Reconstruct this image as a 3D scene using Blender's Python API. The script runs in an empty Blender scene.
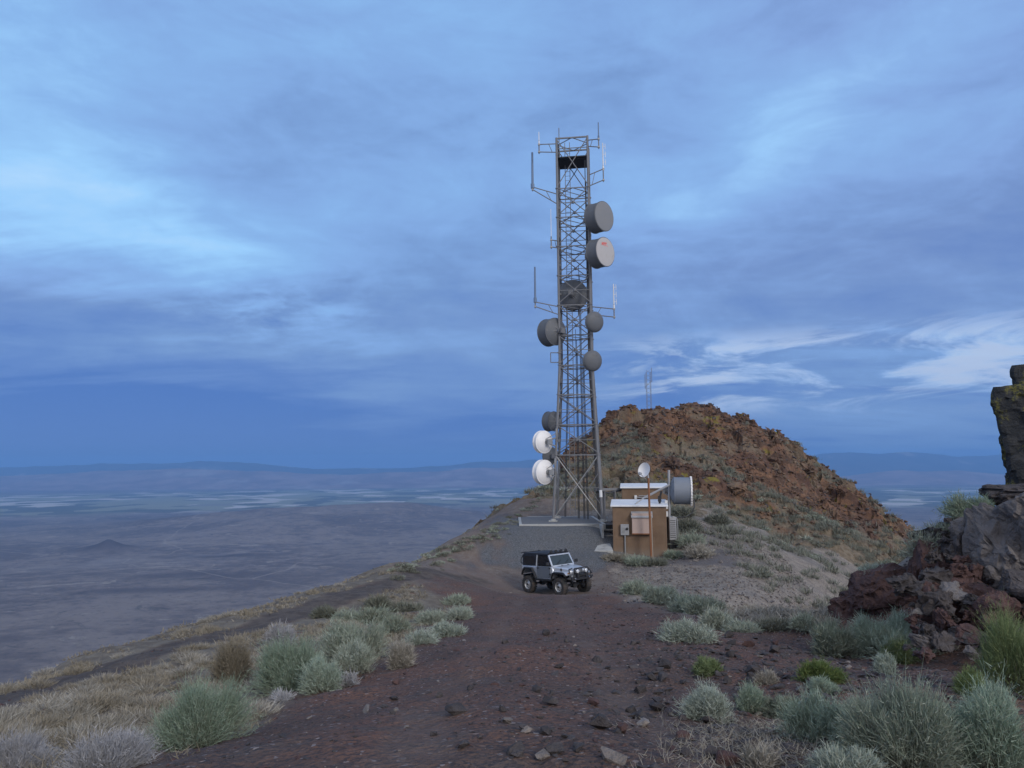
# tunables -----------------------------------------------------------------
HAZE_COL, HAZE_D = (0.25, 0.53, 1.0), 7.4e-5
SUN_E, SUN_COL = 1.5, (1.0, 0.95, 0.90)
BACK_COL = (0.80, 0.82, 0.89)
# elevation/60 -> brightness index
SKY_PROFILE = [(0.0, 0.12), (0.03, 0.06), (0.07, 0.14), (0.12, 0.33), (0.17, 0.45), (0.24, 0.53), (0.32, 0.59), (0.45, 0.63), (0.6, 0.64), (0.8, 0.62), (1.0, 0.62)]
SKY_NOISE = 0.62
# bearing px, py, half widths in degrees, tilt, amount
SKY_LOBES = [(50, 150, 15, 7.0, -20, 0.16), (40, 225, 17, 3.0, -10, 0.20), (230, 250, 10, 2.6, -10, 0.16), (740, 150, 11, 3.4, 22, 0.14), (840, 95, 9, 3, 25, 0.07), (620, 205, 9, 2.6, 10, 0.12),
             (60, 300, 14, 3.0, -8, -0.09), (120, 420, 20, 3.4, 0, -0.26), (480, 270, 14, 5, 10, -0.03), (880, 280, 16, 5.0, 10, -0.10), (560, 100, 12, 4, 0, -0.05),
             (720, 325, 12, 3.2, 6, 0.04), (930, 418, 14, 1.8, 0, 0.30), (880, 450, 16, 1.8, 0, 0.30), (900, 366, 15, 2.0, 3, 0.30), (500, 400, 14, 3.0, 0, 0.10), (250, 150, 6, 4, 0, -0.08)]
SKY_RAMP = [(0.0, (0.045, 0.13, 0.44)), (0.25, (0.10, 0.20, 0.50)), (0.45, (0.168, 0.292, 0.57)), (0.6, (0.222, 0.39, 0.72)), (0.72, (0.25, 0.46, 0.80)), (0.87, (0.33, 0.61, 0.94)), (1.0, (0.44, 0.69, 0.96))]
import bpy, bmesh, math, random
import numpy as np
from mathutils import Vector, Matrix, noise as mnoise

random.seed(7); RNG = np.random.default_rng(11)
PI = math.pi
SC = bpy.context.scene
COL = SC.collection

# ------------------------------------------------------------------ camera
W, HGT, F = 1024, 768, 740.0
PITCH = math.atan((466 - 384) / F); ROLL = math.radians(0.42)
fwd = Vector((0, math.cos(PITCH), math.sin(PITCH)))
rt0 = Vector((1, 0, 0)); up0 = Vector((0, -math.sin(PITCH), math.cos(PITCH)))
rt = rt0 * math.cos(ROLL) - up0 * math.sin(ROLL)
up = rt0 * math.sin(ROLL) + up0 * math.cos(ROLL)
cam_d = bpy.data.cameras.new('camera'); cam = bpy.data.objects.new('camera', cam_d); COL.objects.link(cam)
cam.matrix_world = Matrix(((rt.x, up.x, -fwd.x, 0), (rt.y, up.y, -fwd.y, 0), (rt.z, up.z, -fwd.z, 0), (0, 0, 0, 1)))
cam_d.sensor_width = 36; cam_d.lens = 36 * F / W
cam_d.clip_start = 0.1; cam_d.clip_end = 200000
SC.camera = cam

def ray(px, py):
    a = (px - 512) / F; b = (384 - py) / F
    return (fwd + rt * a + up * b)
def at(px, py, Y):
    """the surveyed point seen at that bearing, Y metres ahead"""
    d = ray(px, py); return d * (Y / d.y)

# ------------------------------------------------------------------ scene helpers
def tag(o, label=None, cat=None, group=None, kind=None):
    if label: o['label'] = label
    if cat: o['category'] = cat
    if group: o['group'] = group
    if kind: o['kind'] = kind
    return o
def thing(name, label, cat, loc=(0, 0, 0), rz=0.0, group=None):
    o = bpy.data.objects.new(name, None); COL.objects.link(o)
    o.location = loc; o.rotation_euler = (0, 0, rz); o.empty_display_size = 0.2
    return tag(o, label, cat, group)
def mesh_obj(name, me, parent=None):
    o = bpy.data.objects.new(name, me); COL.objects.link(o)
    if parent is not None: o.parent = parent
    return o
def copy_tree(o, parent=None):
    c = o.copy(); COL.objects.link(c); c.parent = parent
    for ch in list(o.children): copy_tree(ch, c)
    return c

def np_mesh(name, V, Fc, m, smooth=False, attrs=None):
    """V (n,3), Fc (k,3|4) arrays -> mesh"""
    me = bpy.data.meshes.new(name)
    V = np.ascontiguousarray(V, dtype=np.float32); Fc = np.ascontiguousarray(Fc, dtype=np.int32)
    n, k = Fc.shape
    me.vertices.add(len(V)); me.vertices.foreach_set('co', V.ravel())
    me.loops.add(n * k); me.loops.foreach_set('vertex_index', Fc.ravel())
    me.polygons.add(n); me.polygons.foreach_set('loop_start', np.arange(0, n * k, k, dtype=np.int32))
    try: me.polygons.foreach_set('loop_total', np.full(n, k, dtype=np.int32))
    except Exception: pass
    me.polygons.foreach_set('use_smooth', np.full(n, smooth, dtype=bool))
    for an, av in (attrs or {}).items():
        a = me.attributes.new(an, 'FLOAT', 'POINT'); a.data.foreach_set('value', np.ascontiguousarray(av, dtype=np.float32))
    if m: me.materials.append(m)
    me.update(calc_edges=True); me.validate()
    return me

class MB:
    """collects shapes that make up ONE mesh"""
    def __init__(s): s.v = []; s.f = []
    def add(s, vs, fs, M=None):
        o = len(s.v)
        for v in vs:
            v = Vector(v); s.v.append(M @ v if M is not None else v)
        s.f += [[i + o for i in f] for f in fs]
    def box(s, c, sz, M=None, rot=None):
        x, y, z = sz[0] / 2, sz[1] / 2, sz[2] / 2
        vs = [Vector((a * x, b * y, d * z)) for a in (-1, 1) for b in (-1, 1) for d in (-1, 1)]
        if rot is not None: vs = [rot @ v for v in vs]
        vs = [v + Vector(c) for v in vs]
        s.add(vs, [(0, 1, 3, 2), (4, 6, 7, 5), (0, 4, 5, 1), (2, 3, 7, 6), (0, 2, 6, 4), (1, 5, 7, 3)], M)
        return s
    def tube(s, p0, p1, r, n=6, r1=None, cap=True):
        p0 = Vector(p0); p1 = Vector(p1); d = (p1 - p0)
        if d.length < 1e-6: return s
        q = d.to_track_quat('Z', 'Y'); r1 = r if r1 is None else r1
        vs = []
        for p, rr in ((p0, r), (p1, r1)):
            for i in range(n):
                a = 2 * PI * i / n; vs.append(p + q @ Vector((rr * math.cos(a), rr * math.sin(a), 0)))
        fs = [(i, (i + 1) % n, n + (i + 1) % n, n + i) for i in range(n)]
        if cap: fs += [tuple(range(n - 1, -1, -1)), tuple(range(n, 2 * n))]
        s.add(vs, fs); return s
    def path(s, pts, r, n=6):
        for a, b in zip(pts, pts[1:]): s.tube(a, b, r, n)
        return s
    def bar(s, p0, p1, w, t=None):
        """rectangular bar"""
        t = t or w; p0 = Vector(p0); p1 = Vector(p1); d = p1 - p0
        q = d.to_track_quat('Z', 'Y')
        vs = [p + q @ Vector((a * w / 2, b * t / 2, 0)) for p in (p0, p1) for a, b in ((-1, -1), (1, -1), (1, 1), (-1, 1))]
        s.add(vs, [(0, 3, 2, 1), (4, 5, 6, 7), (0, 1, 5, 4), (1, 2, 6, 5), (2, 3, 7, 6), (3, 0, 4, 7)]); return s
    def lathe(s, prof, n=32, M=None, closed=False):
        """prof: [(r, z)] about +Z"""
        vs = []; fs = []; k = len(prof)
        for i in range(n):
            a = 2 * PI * i / n
            for r, z in prof: vs.append((r * math.cos(a), r * math.sin(a), z))
        for i in range(n):
            j = (i + 1) % n
            for t in range(k - 1): fs.append((i * k + t, j * k + t, j * k + t + 1, i * k + t + 1))
            if closed: fs.append((i * k + k - 1, j * k + k - 1, j * k, i * k))
        s.add(vs, fs, M); return s
    def prism(s, poly, y0, y1, M=None, t0=None, t1=None):
        """polygon in XZ extruded along Y (t0/t1: offset x/z polygons at the two ends)"""
        n = len(poly)
        a = [(x, y0, z) for x, z in (t0 or poly)]; b = [(x, y1, z) for x, z in (t1 or poly)]
        fs = [tuple(range(n)), tuple(range(2 * n - 1, n - 1, -1))] + [(i, n + i, n + (i + 1) % n, (i + 1) % n) for i in range(n)]
        s.add(a + b, fs, M); return s
    def quad(s, a, b, c, d): s.add([a, b, c, d], [(0, 1, 2, 3)]); return s
    def build(s, name, m, parent=None, smooth=None, bevel=0.0, seg=1):
        me = bpy.data.meshes.new(name); me.from_pydata([tuple(v) for v in s.v], [], s.f)
        bm = bmesh.new(); bm.from_mesh(me)
        bmesh.ops.remove_doubles(bm, verts=bm.verts, dist=1e-5)
        bmesh.ops.recalc_face_normals(bm, faces=bm.faces)
        if bevel:
            es = [e for e in bm.edges if len(e.link_faces) == 2 and e.calc_face_angle(0) > 0.6]
            bmesh.ops.bevel(bm, geom=es, offset=bevel, segments=seg, affect='EDGES', profile=0.6)
        if smooth:
            for f in bm.faces: f.smooth = True
            for e in bm.edges:
                if len(e.link_faces) == 2 and e.calc_face_angle(0) > smooth: e.smooth = False
        bm.to_mesh(me); bm.free()
        me.materials.append(m)
        return mesh_obj(name, me, parent)

# ------------------------------------------------------------------ numeric noise
def _h(ix, iy, seed):
    x = (ix.astype(np.int64) * 374761393 + iy.astype(np.int64) * 668265263 + seed * 1442695041) & 0xFFFFFFFF
    x = ((x ^ (x >> 13)) * 1274126177) & 0xFFFFFFFF
    x = (x ^ (x >> 16)) & 0xFFFFFFFF
    return x.astype(np.float64) / 4294967295.0
def vnoise(x, y, seed=0):
    ix = np.floor(x); iy = np.floor(y); fx = x - ix; fy = y - iy
    ux = fx * fx * fx * (fx * (fx * 6 - 15) + 10); uy = fy * fy * fy * (fy * (fy * 6 - 15) + 10)
    a = _h(ix, iy, seed); b = _h(ix + 1, iy, seed); c = _h(ix, iy + 1, seed); d = _h(ix + 1, iy + 1, seed)
    return (a + (b - a) * ux) * (1 - uy) + (c + (d - c) * ux) * uy - 0.5
def fbm(x, y, seed=0, o=5, gain=0.5):
    x = np.asarray(x, float); y = np.asarray(y, float)
    s = np.zeros_like(x); a = 1.0; f = 1.0
    for i in range(o):
        c, sn = math.cos(i * 0.9), math.sin(i * 0.9)
        s += a * vnoise((x * c - y * sn) * f + 17.3 * i, (x * sn + y * c) * f - 9.1 * i, seed + i); a *= gain; f *= 2.03
    return s
def worley(x, y, seed=0):
    ix = np.floor(x); iy = np.floor(y)
    f1 = np.full(x.shape, 9.0); f2 = np.full(x.shape, 9.0); cid = np.zeros(x.shape)
    tx = np.zeros(x.shape); ty = np.zeros(x.shape)
    for dx in (-1, 0, 1):
        for dy in (-1, 0, 1):
            cx = ix + dx; cy = iy + dy
            ox = cx + _h(cx, cy, seed); oy = cy + _h(cx, cy, seed + 77)
            d = np.hypot(x - ox, y - oy)
            n = d < f1
            f2 = np.where(n, f1, np.minimum(f2, d)); cid = np.where(n, _h(cx, cy, seed + 191), cid)
            tx = np.where(n, x - ox, tx); ty = np.where(n, y - oy, ty)
            f1 = np.where(n, d, f1)
    return f1, f2, cid, tx, ty
def sstep(a, b, x): t = np.clip((x - a) / (b - a), 0, 1); return t * t * (3 - 2 * t)

# ------------------------------------------------------------------ materials
class NT:
    """small node tree writer"""
    def __init__(s, tree): s.t = tree; s.n = tree.nodes; s.l = tree.links
    def node(s, kind, ins=None, **kw):
        n = s.n.new(kind)
        for k, v in kw.items(): setattr(n, k, v)
        for k, v in (ins or {}).items(): s.set(n.inputs[k], v)
        return n
    def set(s, sock, v):
        if isinstance(v, bpy.types.NodeSocket): s.l.new(v, sock)
        elif isinstance(v, (tuple, list)) and sock.type == 'RGBA' and len(v) == 3: sock.default_value = (*v, 1)
        else: sock.default_value = v
    def math(s, op, a, b=None, c=None, clamp=False):
        n = s.n.new('ShaderNodeMath'); n.operation = op; n.use_clamp = clamp
        for i, v in enumerate((a, b, c)):
            if v is not None: s.set(n.inputs[i], v)
        return n.outputs[0]
    def vmath(s, op, a, b=None):
        n = s.n.new('ShaderNodeVectorMath'); n.operation = op
        for i, v in enumerate((a, b)):
            if v is not None: s.set(n.inputs[i], v)
        return n.outputs['Value'] if op in ('DOT_PRODUCT', 'LENGTH') else n.outputs[0]
    def mix(s, f, a, b, blend='MIX'):
        n = s.n.new('ShaderNodeMix'); n.data_type = 'RGBA'; n.blend_type = blend; n.clamp_factor = True
        s.set(n.inputs[0], f); s.set(n.inputs[6], a); s.set(n.inputs[7], b); return n.outputs[2]
    def noise(s, vec, scale, detail=4, rough=0.55, dist=0.0, out=0):
        n = s.n.new('ShaderNodeTexNoise'); s.set(n.inputs['Vector'], vec)
        for k, v in (('Scale', scale), ('Detail', detail), ('Roughness', rough), ('Distortion', dist)): s.set(n.inputs[k], v)
        return n.outputs[out]
    def voro(s, vec, scale, feature='F1', out='Distance', rnd=1.0, metric='EUCLIDEAN'):
        n = s.n.new('ShaderNodeTexVoronoi'); n.feature = feature; n.distance = metric
        s.set(n.inputs['Vector'], vec); s.set(n.inputs['Scale'], scale); s.set(n.inputs['Randomness'], rnd); return n.outputs[out]
    def ramp(s, f, pts, interp='LINEAR'):
        n = s.n.new('ShaderNodeValToRGB'); e = n.color_ramp; e.interpolation = interp
        while len(e.elements) < len(pts): e.elements.new(0.5)
        for el, (p, c) in zip(e.elements, pts):
            el.position = p; el.color = (*c, 1) if len(c) == 3 else c
        s.set(n.inputs[0], f); return n.outputs[0]
    def ss(s, x, a, b):
        n = s.n.new('ShaderNodeMapRange'); n.interpolation_type = 'SMOOTHSTEP'
        for k, v in zip(range(5), (x, a, b, 0.0, 1.0)): s.set(n.inputs[k], v)
        return n.outputs[0]
    def mapping(s, vec, scale=(1, 1, 1), rot=(0, 0, 0), loc=(0, 0, 0)):
        n = s.n.new('ShaderNodeMapping'); s.set(n.inputs['Vector'], vec)
        n.inputs['Scale'].default_value = scale; n.inputs['Rotation'].default_value = rot; n.inputs['Location'].default_value = loc
        return n.outputs[0]
    def attr(s, name, out='Fac'):
        n = s.n.new('ShaderNodeAttribute'); n.attribute_name = name; return n.outputs[out]

def new_mat(name):
    m = bpy.data.materials.new(name); m.use_nodes = True
    T = NT(m.node_tree); b = m.node_tree.nodes['Principled BSDF']
    tc = T.n.new('ShaderNodeTexCoord')
    return m, T, b, tc
def plain(name, col, rough=0.6, metal=0.0, var=0.12, scale=6.0, bump=0.0, dirt=None, coat=0.0):
    m, T, b, tc = new_mat(name)
    n = T.noise(tc.outputs['Object'], scale, 5, 0.6)
    lo = tuple(max(0, c * (1 - var)) for c in col); hi = tuple(min(1, c * (1 + var)) for c in col)
    c = T.mix(n, lo, hi)
    if dirt:
        k = T.ss(T.noise(tc.outputs['Object'], dirt[1], 6, 0.65), dirt[2], dirt[2] + 0.15)
        c = T.mix(T.math('MULTIPLY', k, dirt[3]), c, dirt[0])
    T.set(b.inputs['Base Color'], c)
    T.set(b.inputs['Roughness'], T.math('MULTIPLY_ADD', n, 0.2, rough - 0.1)); b.inputs['Metallic'].default_value = metal
    if coat: b.inputs['Coat Weight'].default_value = coat; b.inputs['Coat Roughness'].default_value = 0.1
    if bump:
        bn = T.node('ShaderNodeBump', {'Height': T.noise(tc.outputs['Object'], scale * 6, 4, 0.6), 'Strength': bump, 'Distance': 0.02})
        T.l.new(bn.outputs[0], b.inputs['Normal'])
    return m

M = {}
M['steel'] = plain('galvanised steel', (0.148, 0.15, 0.16), 0.6, 0.1, 0.25, 2.0, dirt=((0.11, 0.085, 0.075), 3.0, 0.54, 0.35))
M['steel_light'] = plain('pale galvanised', (0.25, 0.25, 0.25), 0.5, 0.3, 0.2, 4.0)
M['dark_steel'] = plain('dark mesh panel', (0.018, 0.022, 0.03), 0.8, 0.0, 0.3, 5.0)
M['cable'] = plain('black cable', (0.045, 0.045, 0.05), 0.6, 0.0, 0.2, 4.0)
M['whip_blue'] = plain('blue grey fibreglass', (0.10, 0.15, 0.24), 0.5, 0, 0.15)
M['whip_white'] = plain('white fibreglass', (0.62, 0.62, 0.62), 0.5, 0, 0.1)
M['dish_grey'] = plain('grey dish shell', (0.10, 0.105, 0.115), 0.65, 0.0, 0.2, 2.0, dirt=((0.06, 0.055, 0.05), 2.2, 0.55, 0.5))
M['dish_face'] = plain('grey radome fabric', (0.19, 0.193, 0.20), 0.75, 0, 0.08, 1.5, dirt=((0.2, 0.19, 0.18), 1.6, 0.55, 0.5))
M['dish_pale'] = plain('pale radome fabric', (0.40, 0.38, 0.37), 0.75, 0, 0.08, 1.5, dirt=((0.3, 0.28, 0.26), 1.8, 0.55, 0.5))
M['dish_white'] = plain('white dish shell', (0.72, 0.70, 0.69), 0.5, 0, 0.06, 1.5, dirt=((0.4, 0.34, 0.3), 2.0, 0.58, 0.5))
M['logo_red'] = plain('red print', (0.72, 0.05, 0.03), 0.6, 0, 0.05)
M['stucco_plain'] = plain('brown stucco', (0.172, 0.115, 0.077), 0.9, 0, 0.08, 1.2, bump=0.25, dirt=((0.13, 0.088, 0.06), 0.8, 0.52, 0.6))
def wall_mat():
    m, T, b, tc = new_mat('stained brown stucco'); P = tc.outputs['Object']
    n = T.noise(P, 1.3, 6, 0.65); f = T.noise(P, 30, 4, 0.6); st = T.noise(T.mapping(P, (2.2, 2.2, 0.3)), 1.6, 5, 0.65)
    sep = T.node('ShaderNodeSeparateXYZ', {'Vector': P}).outputs
    c = T.mix(T.ss(n, 0.35, 0.65), (0.15, 0.10, 0.067), (0.19, 0.128, 0.086))
    c = T.mix(T.math('MULTIPLY', T.ss(st, 0.56, 0.70), 0.22), c, (0.105, 0.07, 0.05))          # run-off stains
    c = T.mix(T.math('MULTIPLY', T.ss(st, 0.40, 0.32), 0.12), c, (0.22, 0.16, 0.115))
    splash = T.math('MULTIPLY', T.ss(T.math('MULTIPLY_ADD', n, 0.8, sep[2]), 1.15, 0.55), 0.6)     # dust thrown up along the foot
    c = T.mix(splash, c, (0.20, 0.165, 0.135))
    course = T.math('LESS_THAN', T.math('FRACT', T.math('DIVIDE', sep[2], 1.02)), 0.012)
    c = T.mix(T.math('MULTIPLY', course, 0.45), c, (0.09, 0.062, 0.045))
    T.set(b.inputs['Base Color'], c); b.inputs['Roughness'].default_value = 0.92; b.inputs['Specular IOR Level'].default_value = 0.2
    bn = T.node('ShaderNodeBump', {'Height': f, 'Strength': 0.35, 'Distance': 0.015}); T.l.new(bn.outputs[0], b.inputs['Normal'])
    return m
M['stucco'] = wall_mat()
M['roof_white'] = plain('white roof coating', (0.66, 0.66, 0.67), 0.6, 0, 0.08, 1.5, dirt=((0.5, 0.48, 0.46), 2.0, 0.58, 0.6))
M['cabinet'] = plain('sun faded beige cabinet', (0.40, 0.30, 0.26), 0.55, 0, 0.06, 1.5, dirt=((0.3, 0.22, 0.18), 3.0, 0.55, 0.4))
M['galv'] = plain('grey painted metal', (0.30, 0.30, 0.31), 0.5, 0.2, 0.12, 4.0)
M['rust'] = plain('rusted iron', (0.22, 0.095, 0.045), 0.9, 0, 0.3, 12.0, bump=0.2)
M['concrete'] = plain('concrete', (0.34, 0.34, 0.33), 0.85, 0, 0.15, 3.0, bump=0.2, dirt=((0.2, 0.19, 0.18), 2.0, 0.5, 0.6))
M['pad_top'] = plain('dark gravel bed', (0.115, 0.115, 0.12), 0.95, 0, 0.35, 25.0, bump=0.6)
M['timber'] = plain('weathered timber', (0.3, 0.27, 0.23), 0.85, 0, 0.2, 6.0)
M['silver'] = plain('silver car paint', (0.52, 0.55, 0.60), 0.32, 0.4, 0.04, 2.0, coat=0.4, dirt=((0.25, 0.22, 0.2), 3.0, 0.55, 0.45))
M['door_grey'] = plain('darker grey door', (0.19, 0.21, 0.235), 0.42, 0.4, 0.05, 2.0)  # door panels in a darker grey than the body
M['black_top'] = plain('black hardtop plastic', (0.012, 0.014, 0.022), 0.75, 0, 0.2, 3.0)
M['black'] = plain('black plastic', (0.014, 0.014, 0.016), 0.55, 0, 0.2, 3.0)
M['rubber'] = plain('tyre rubber', (0.028, 0.027, 0.027), 0.85, 0, 0.2, 8.0, dirt=((0.09, 0.07, 0.06), 4.0, 0.48, 0.6))
M['rim'] = plain('dusty alloy', (0.5, 0.5, 0.5), 0.4, 0.5, 0.1, 5.0)
M['chrome'] = plain('bright metal', (0.6, 0.6, 0.62), 0.2, 0.9, 0.05)
M['lens'] = plain('clear lamp lens', (0.65, 0.67, 0.7), 0.12, 0.2, 0.1, 8.0)
M['amber'] = plain('amber lens', (0.5, 0.2, 0.03), 0.25, 0, 0.1)
def glass(name, col, rough=0.05):
    m, T, b, tc = new_mat(name)
    b.inputs['Base Color'].default_value = (*col, 1); b.inputs['Roughness'].default_value = rough
    b.inputs['IOR'].default_value = 1.5; b.inputs['Specular IOR Level'].default_value = 0.8
    return m
M['glass'] = glass('tinted car glass', (0.01, 0.012, 0.016))
m_, T_, b_, tc_ = new_mat('windscreen glass')
b_.inputs['Base Color'].default_value = (0.05, 0.065, 0.07, 1); b_.inputs['Transmission Weight'].default_value = 0.3
b_.inputs['Roughness'].default_value = 0.03; M['windscreen'] = m_
# ------------------------------------------------------------------ the lie of the land
CP = []
def cp(px, py, Y): CP.append(tuple(at(px, py, Y)))
# lot / track in front of the camera
for px, py, Y in [(512, 768, 4.0), (250, 768, 4.3), (760, 768, 4.1), (512, 700, 6.5), (330, 715, 7.2), (700, 715, 6.4), (512, 650, 11), (400, 655, 12.5),
                  (640, 655, 11.2), (520, 620, 19), (440, 625, 19.5), (620, 625, 18.6), (530, 605, 27), (440, 607, 27.5), (610, 606, 27.0), (640, 594, 34.5),
                  (560.4, 595.6, 35), (529.3, 592.7, 36.84), (585, 591.5, 35.96), (553.5, 588.8, 37.8), (600, 588, 36.9), (505, 592, 36.2), (548, 583, 39.3), (470, 579, 37.6), (598, 576, 40.2),
                  (505, 562, 42), (560, 563, 42.2), (560, 549, 43.8), (600, 554, 43.0), (640, 556, 43.6), (670, 553, 44),
                  (500, 529, 46), (522, 525.6, 46.45), (545, 525.8, 46.45), (570, 526, 46.45), (592, 526.4, 46.45), (605, 542, 44.9), (588, 553, 43.2), (600, 548, 44.2)]:
    cp(px, py, Y)
# left verge
for px, py, Y in [(0, 768, 6.0), (190, 745, 6.7), (60, 768, 5.6), (0, 735, 8.2), (100, 700, 11.5), (250, 683, 11.3), (300, 688, 10.2), (200, 655, 17), (300, 632, 20.5), (380, 655, 13.8),
                  (400, 615, 24), (-120, 735, 9), (-250, 768, 7.2)]:
    cp(px, py, Y)
# ridge edge on the left, the track just inside it
for px, py, Y in [(0, 690, 16), (-130, 715, 13.5), (100, 651, 20.5), (200, 622, 25), (300, 594, 30.5), (400, 562, 37), (470, 534, 44.5), (495, 522, 49)]:
    p = at(px, py, Y); CP.append(tuple(p))
    CP.append((p.x - 4.0, p.y + 1.2, p.z - 2.3)); CP.append((p.x - 11, p.y + 2.5, p.z - 7.5))
for px, py, Y in [(60, 690, 14.2), (150, 655, 18.3), (250, 626, 22.8), (350, 594, 28.6), (420, 572, 34.5)]: cp(px, py, Y)
# right verge
for px, py, Y in [(620, 660, 10.6), (710, 640, 14.0), (690, 616, 20.5), (640, 592, 31), (720, 611, 23), (770, 616, 20), (810, 617, 19.6), (830, 645, 13.6), (800, 700, 7.6),
                  (900, 665, 10.5), (1000, 700, 7.6), (900, 768, 4.3), (1024, 768, 4.6), (1150, 760, 5.5), (845, 626, 17.5), (960, 640, 12.2), (1150, 690, 8.0)]:
    cp(px, py, Y)
# the little saddle to the right and its gully
for px, py, Y in [(700, 545, 44), (690, 560, 41.5), (735, 566, 39.5), (700, 585, 35.5), (730, 594, 33), (780, 575, 41), (770, 598, 34.5), (820, 596, 40), (850, 566, 54), (700, 528, 49), (740, 535, 49),
                  (800, 555, 51), (860, 585, 46), (900, 575, 56)]:
    cp(px, py, Y)
CP += [(10, 29, -6.6), (13, 31, -8.6), (16, 24, -9.0), (20, 34, -12.5), (26, 40, -15.5), (24, 24, -14), (30, 50, -17)]
# mound that carries the rock outcrop
CP += [(8.6, 15.6, -1.7), (9.6, 14.6, -0.9), (8.0, 13.0, -1.7), (7.2, 15.2, -2.4), (11, 14, -0.6), (9.6, 12.2, -1.2), (14, 14, -0.8), (10.5, 18, -2.8), (13, 19, -4.0), (8, 20.5, -5.0), (18, 16, -4), (16, 8, -1.8)]
# tower terrace and the hill
PAD_Z = at(563, 524, 46.6).z
for x, y in [(1.5, 47.5), (5.5, 47.5), (1.5, 53), (5.5, 53), (8.5, 49), (8, 54)]: CP.append((x, y, PAD_Z - 0.22))
for px, py, Y in [(505, 515, 53), (522, 500, 58), (560, 495, 59), (620, 500, 56), (700, 515, 54), (760, 520, 57), (820, 530, 61), (900, 545, 66)]: cp(px, py, Y)
crest = [(520, 501, 64), (535, 484, 68), (560, 457, 73), (598, 423, 77), (640, 409, 80), (690, 406, 81), (738, 417, 81), (788, 440, 80), (830, 470, 78), (880, 511, 75), (912, 533, 73), (960, 585, 70)]
for px, py, Y in crest:
    p = at(px, py + 5, Y); CP.append(tuple(p)); CP.append((p.x * 1.04, p.y + 9, p.z - 4.2)); CP.append((p.x * 1.15, p.y + 24, p.z - 15))
for px, py, Y in [(600, 460, 67), (680, 450, 69), (740, 455, 70), (790, 480, 69), (640, 480, 61), (720, 490, 62), (840, 510, 68), (780, 515, 62)]: cp(px, py, Y)
for a in range(-85, 90, 17):
    t = math.radians(a); CP.append((130 * math.sin(t), 130 * math.cos(t), -62)); 
for a in list(range(-100, -20, 16)): t = math.radians(a); CP.append((62 * math.sin(t), 62 * math.cos(t), -31))
for a in list(range(46, 100, 14)): t = math.radians(a); CP.append((62 * math.sin(t), 62 * math.cos(t), -27))
CP += [(0, 1.0, -1.5), (-5, 1, -1.9), (5, 1, -1.6), (-12, 3, -4.2), (0, -10, -0.6), (-10, -10, -2.5), (10, -10, -1), (-22, -5, -11), (22, -4, -8)]
CP = np.array(CP, float)
def _phi(d2): return np.sqrt(d2 + 1.2)
_n = len(CP)
_A = _phi(((CP[:, None, :2] - CP[None, :, :2]) ** 2).sum(-1)) - np.eye(_n) * 0.0
_A = np.block([[_A + np.eye(_n) * -0.03, np.c_[CP[:, :2], np.ones(_n)]], [np.c_[CP[:, :2], np.ones(_n)].T, np.zeros((3, 3))]])
_w = np.linalg.solve(_A, np.r_[CP[:, 2], 0, 0, 0])
def base_z(x, y):
    x = np.asarray(x, float); y = np.asarray(y, float); sh = x.shape; x = x.ravel(); y = y.ravel(); out = np.empty_like(x)
    for i in range(0, len(x), 40000):
        a = x[i:i + 40000]; b = y[i:i + 40000]
        d2 = (a[:, None] - CP[:, 0]) ** 2 + (b[:, None] - CP[:, 1]) ** 2
        out[i:i + 40000] = _phi(d2) @ _w[:_n] + a * _w[_n] + b * _w[_n + 1] + _w[_n + 2]
    return out.reshape(sh)

def seg_d(x, y, pts):
    d = np.full(np.shape(x), 1e9)
    for (x0, y0), (x1, y1) in zip(pts, pts[1:]):
        vx, vy = x1 - x0, y1 - y0; t = np.clip(((x - x0) * vx + (y - y0) * vy) / (vx * vx + vy * vy), 0, 1)
        d = np.minimum(d, np.hypot(x - x0 - t * vx, y - y0 - t * vy))
    return d
TRACK = [(p.x, p.y) for p in (at(-120, 745, 8.8), at(0, 708, 13), at(100, 672, 16.5), at(200, 641, 20), at(290, 612, 24.5), at(370, 588, 30), at(430, 574, 35.5), at(480, 572, 38))]
def masks(x, y):
    """what the ground is made of: hill rock, grey pad gravel, dry grass, tan earth"""
    n = fbm(x * 0.35, y * 0.35, 5, 4); n2 = fbm(x * 1.3, y * 1.3, 9, 4)
    # hill: above a line running from the terrace to the right
    t = (y - 57.0) + np.where(x < 6, -(6 - x) * 0.3, 0) + np.clip((x - 11) * 0.18, 0, 1.5)
    hill = sstep(-1.0, 2.5, t + n * 4)
    pad = sstep(1.4, -0.8, np.maximum(np.abs(x - 2.6) - 3.9, np.abs(y - 47.5) - 6.0) + n * 1.6 + n2 * 1.8)
    pad = np.maximum(pad, 0.6 * sstep(3.0, 1.8, np.hypot((x - 9.5) / 1.3, (y - 42) / 0.8) + n * 3 + n2))
    pad = pad * (1 - hill)
    # dry grass on the left verge
    bx = np.interp(y, [3, 6, 9, 12, 16, 22, 28, 33, 38, 50], [-1.9, -2.6, -3.0, -2.4, -2.2, -1.9, -2.2, -4.2, -6.5, -2.6])
    grass = sstep(0.5, -0.5, x - bx + n * 1.1)
    trk = sstep(0.95, 0.45, seg_d(x, y, TRACK) + n2 * 0.5)
    grass = grass * (1 - trk)
    # tan earth right of the lot, and beyond
    rx = np.interp(y, [3, 8, 12, 16, 20, 24, 30, 36, 44, 60], [9, 9, 8, 5.2, 4.4, 4.4, 4.0, 4.6, 5.2, 4])
    tan = sstep(-0.6, 0.8, x - rx + n * 1.5) * sstep(13, 17, y + n * 3)
    tan = np.maximum(tan, 0.55 * sstep(31, 37, y + n * 4))
    tan = tan * (1 - hill) * (1 - pad)
    return hill, pad, grass, trk, tan
CARX, CARY = at(557, 592, 36.4).x, 36.4
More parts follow.
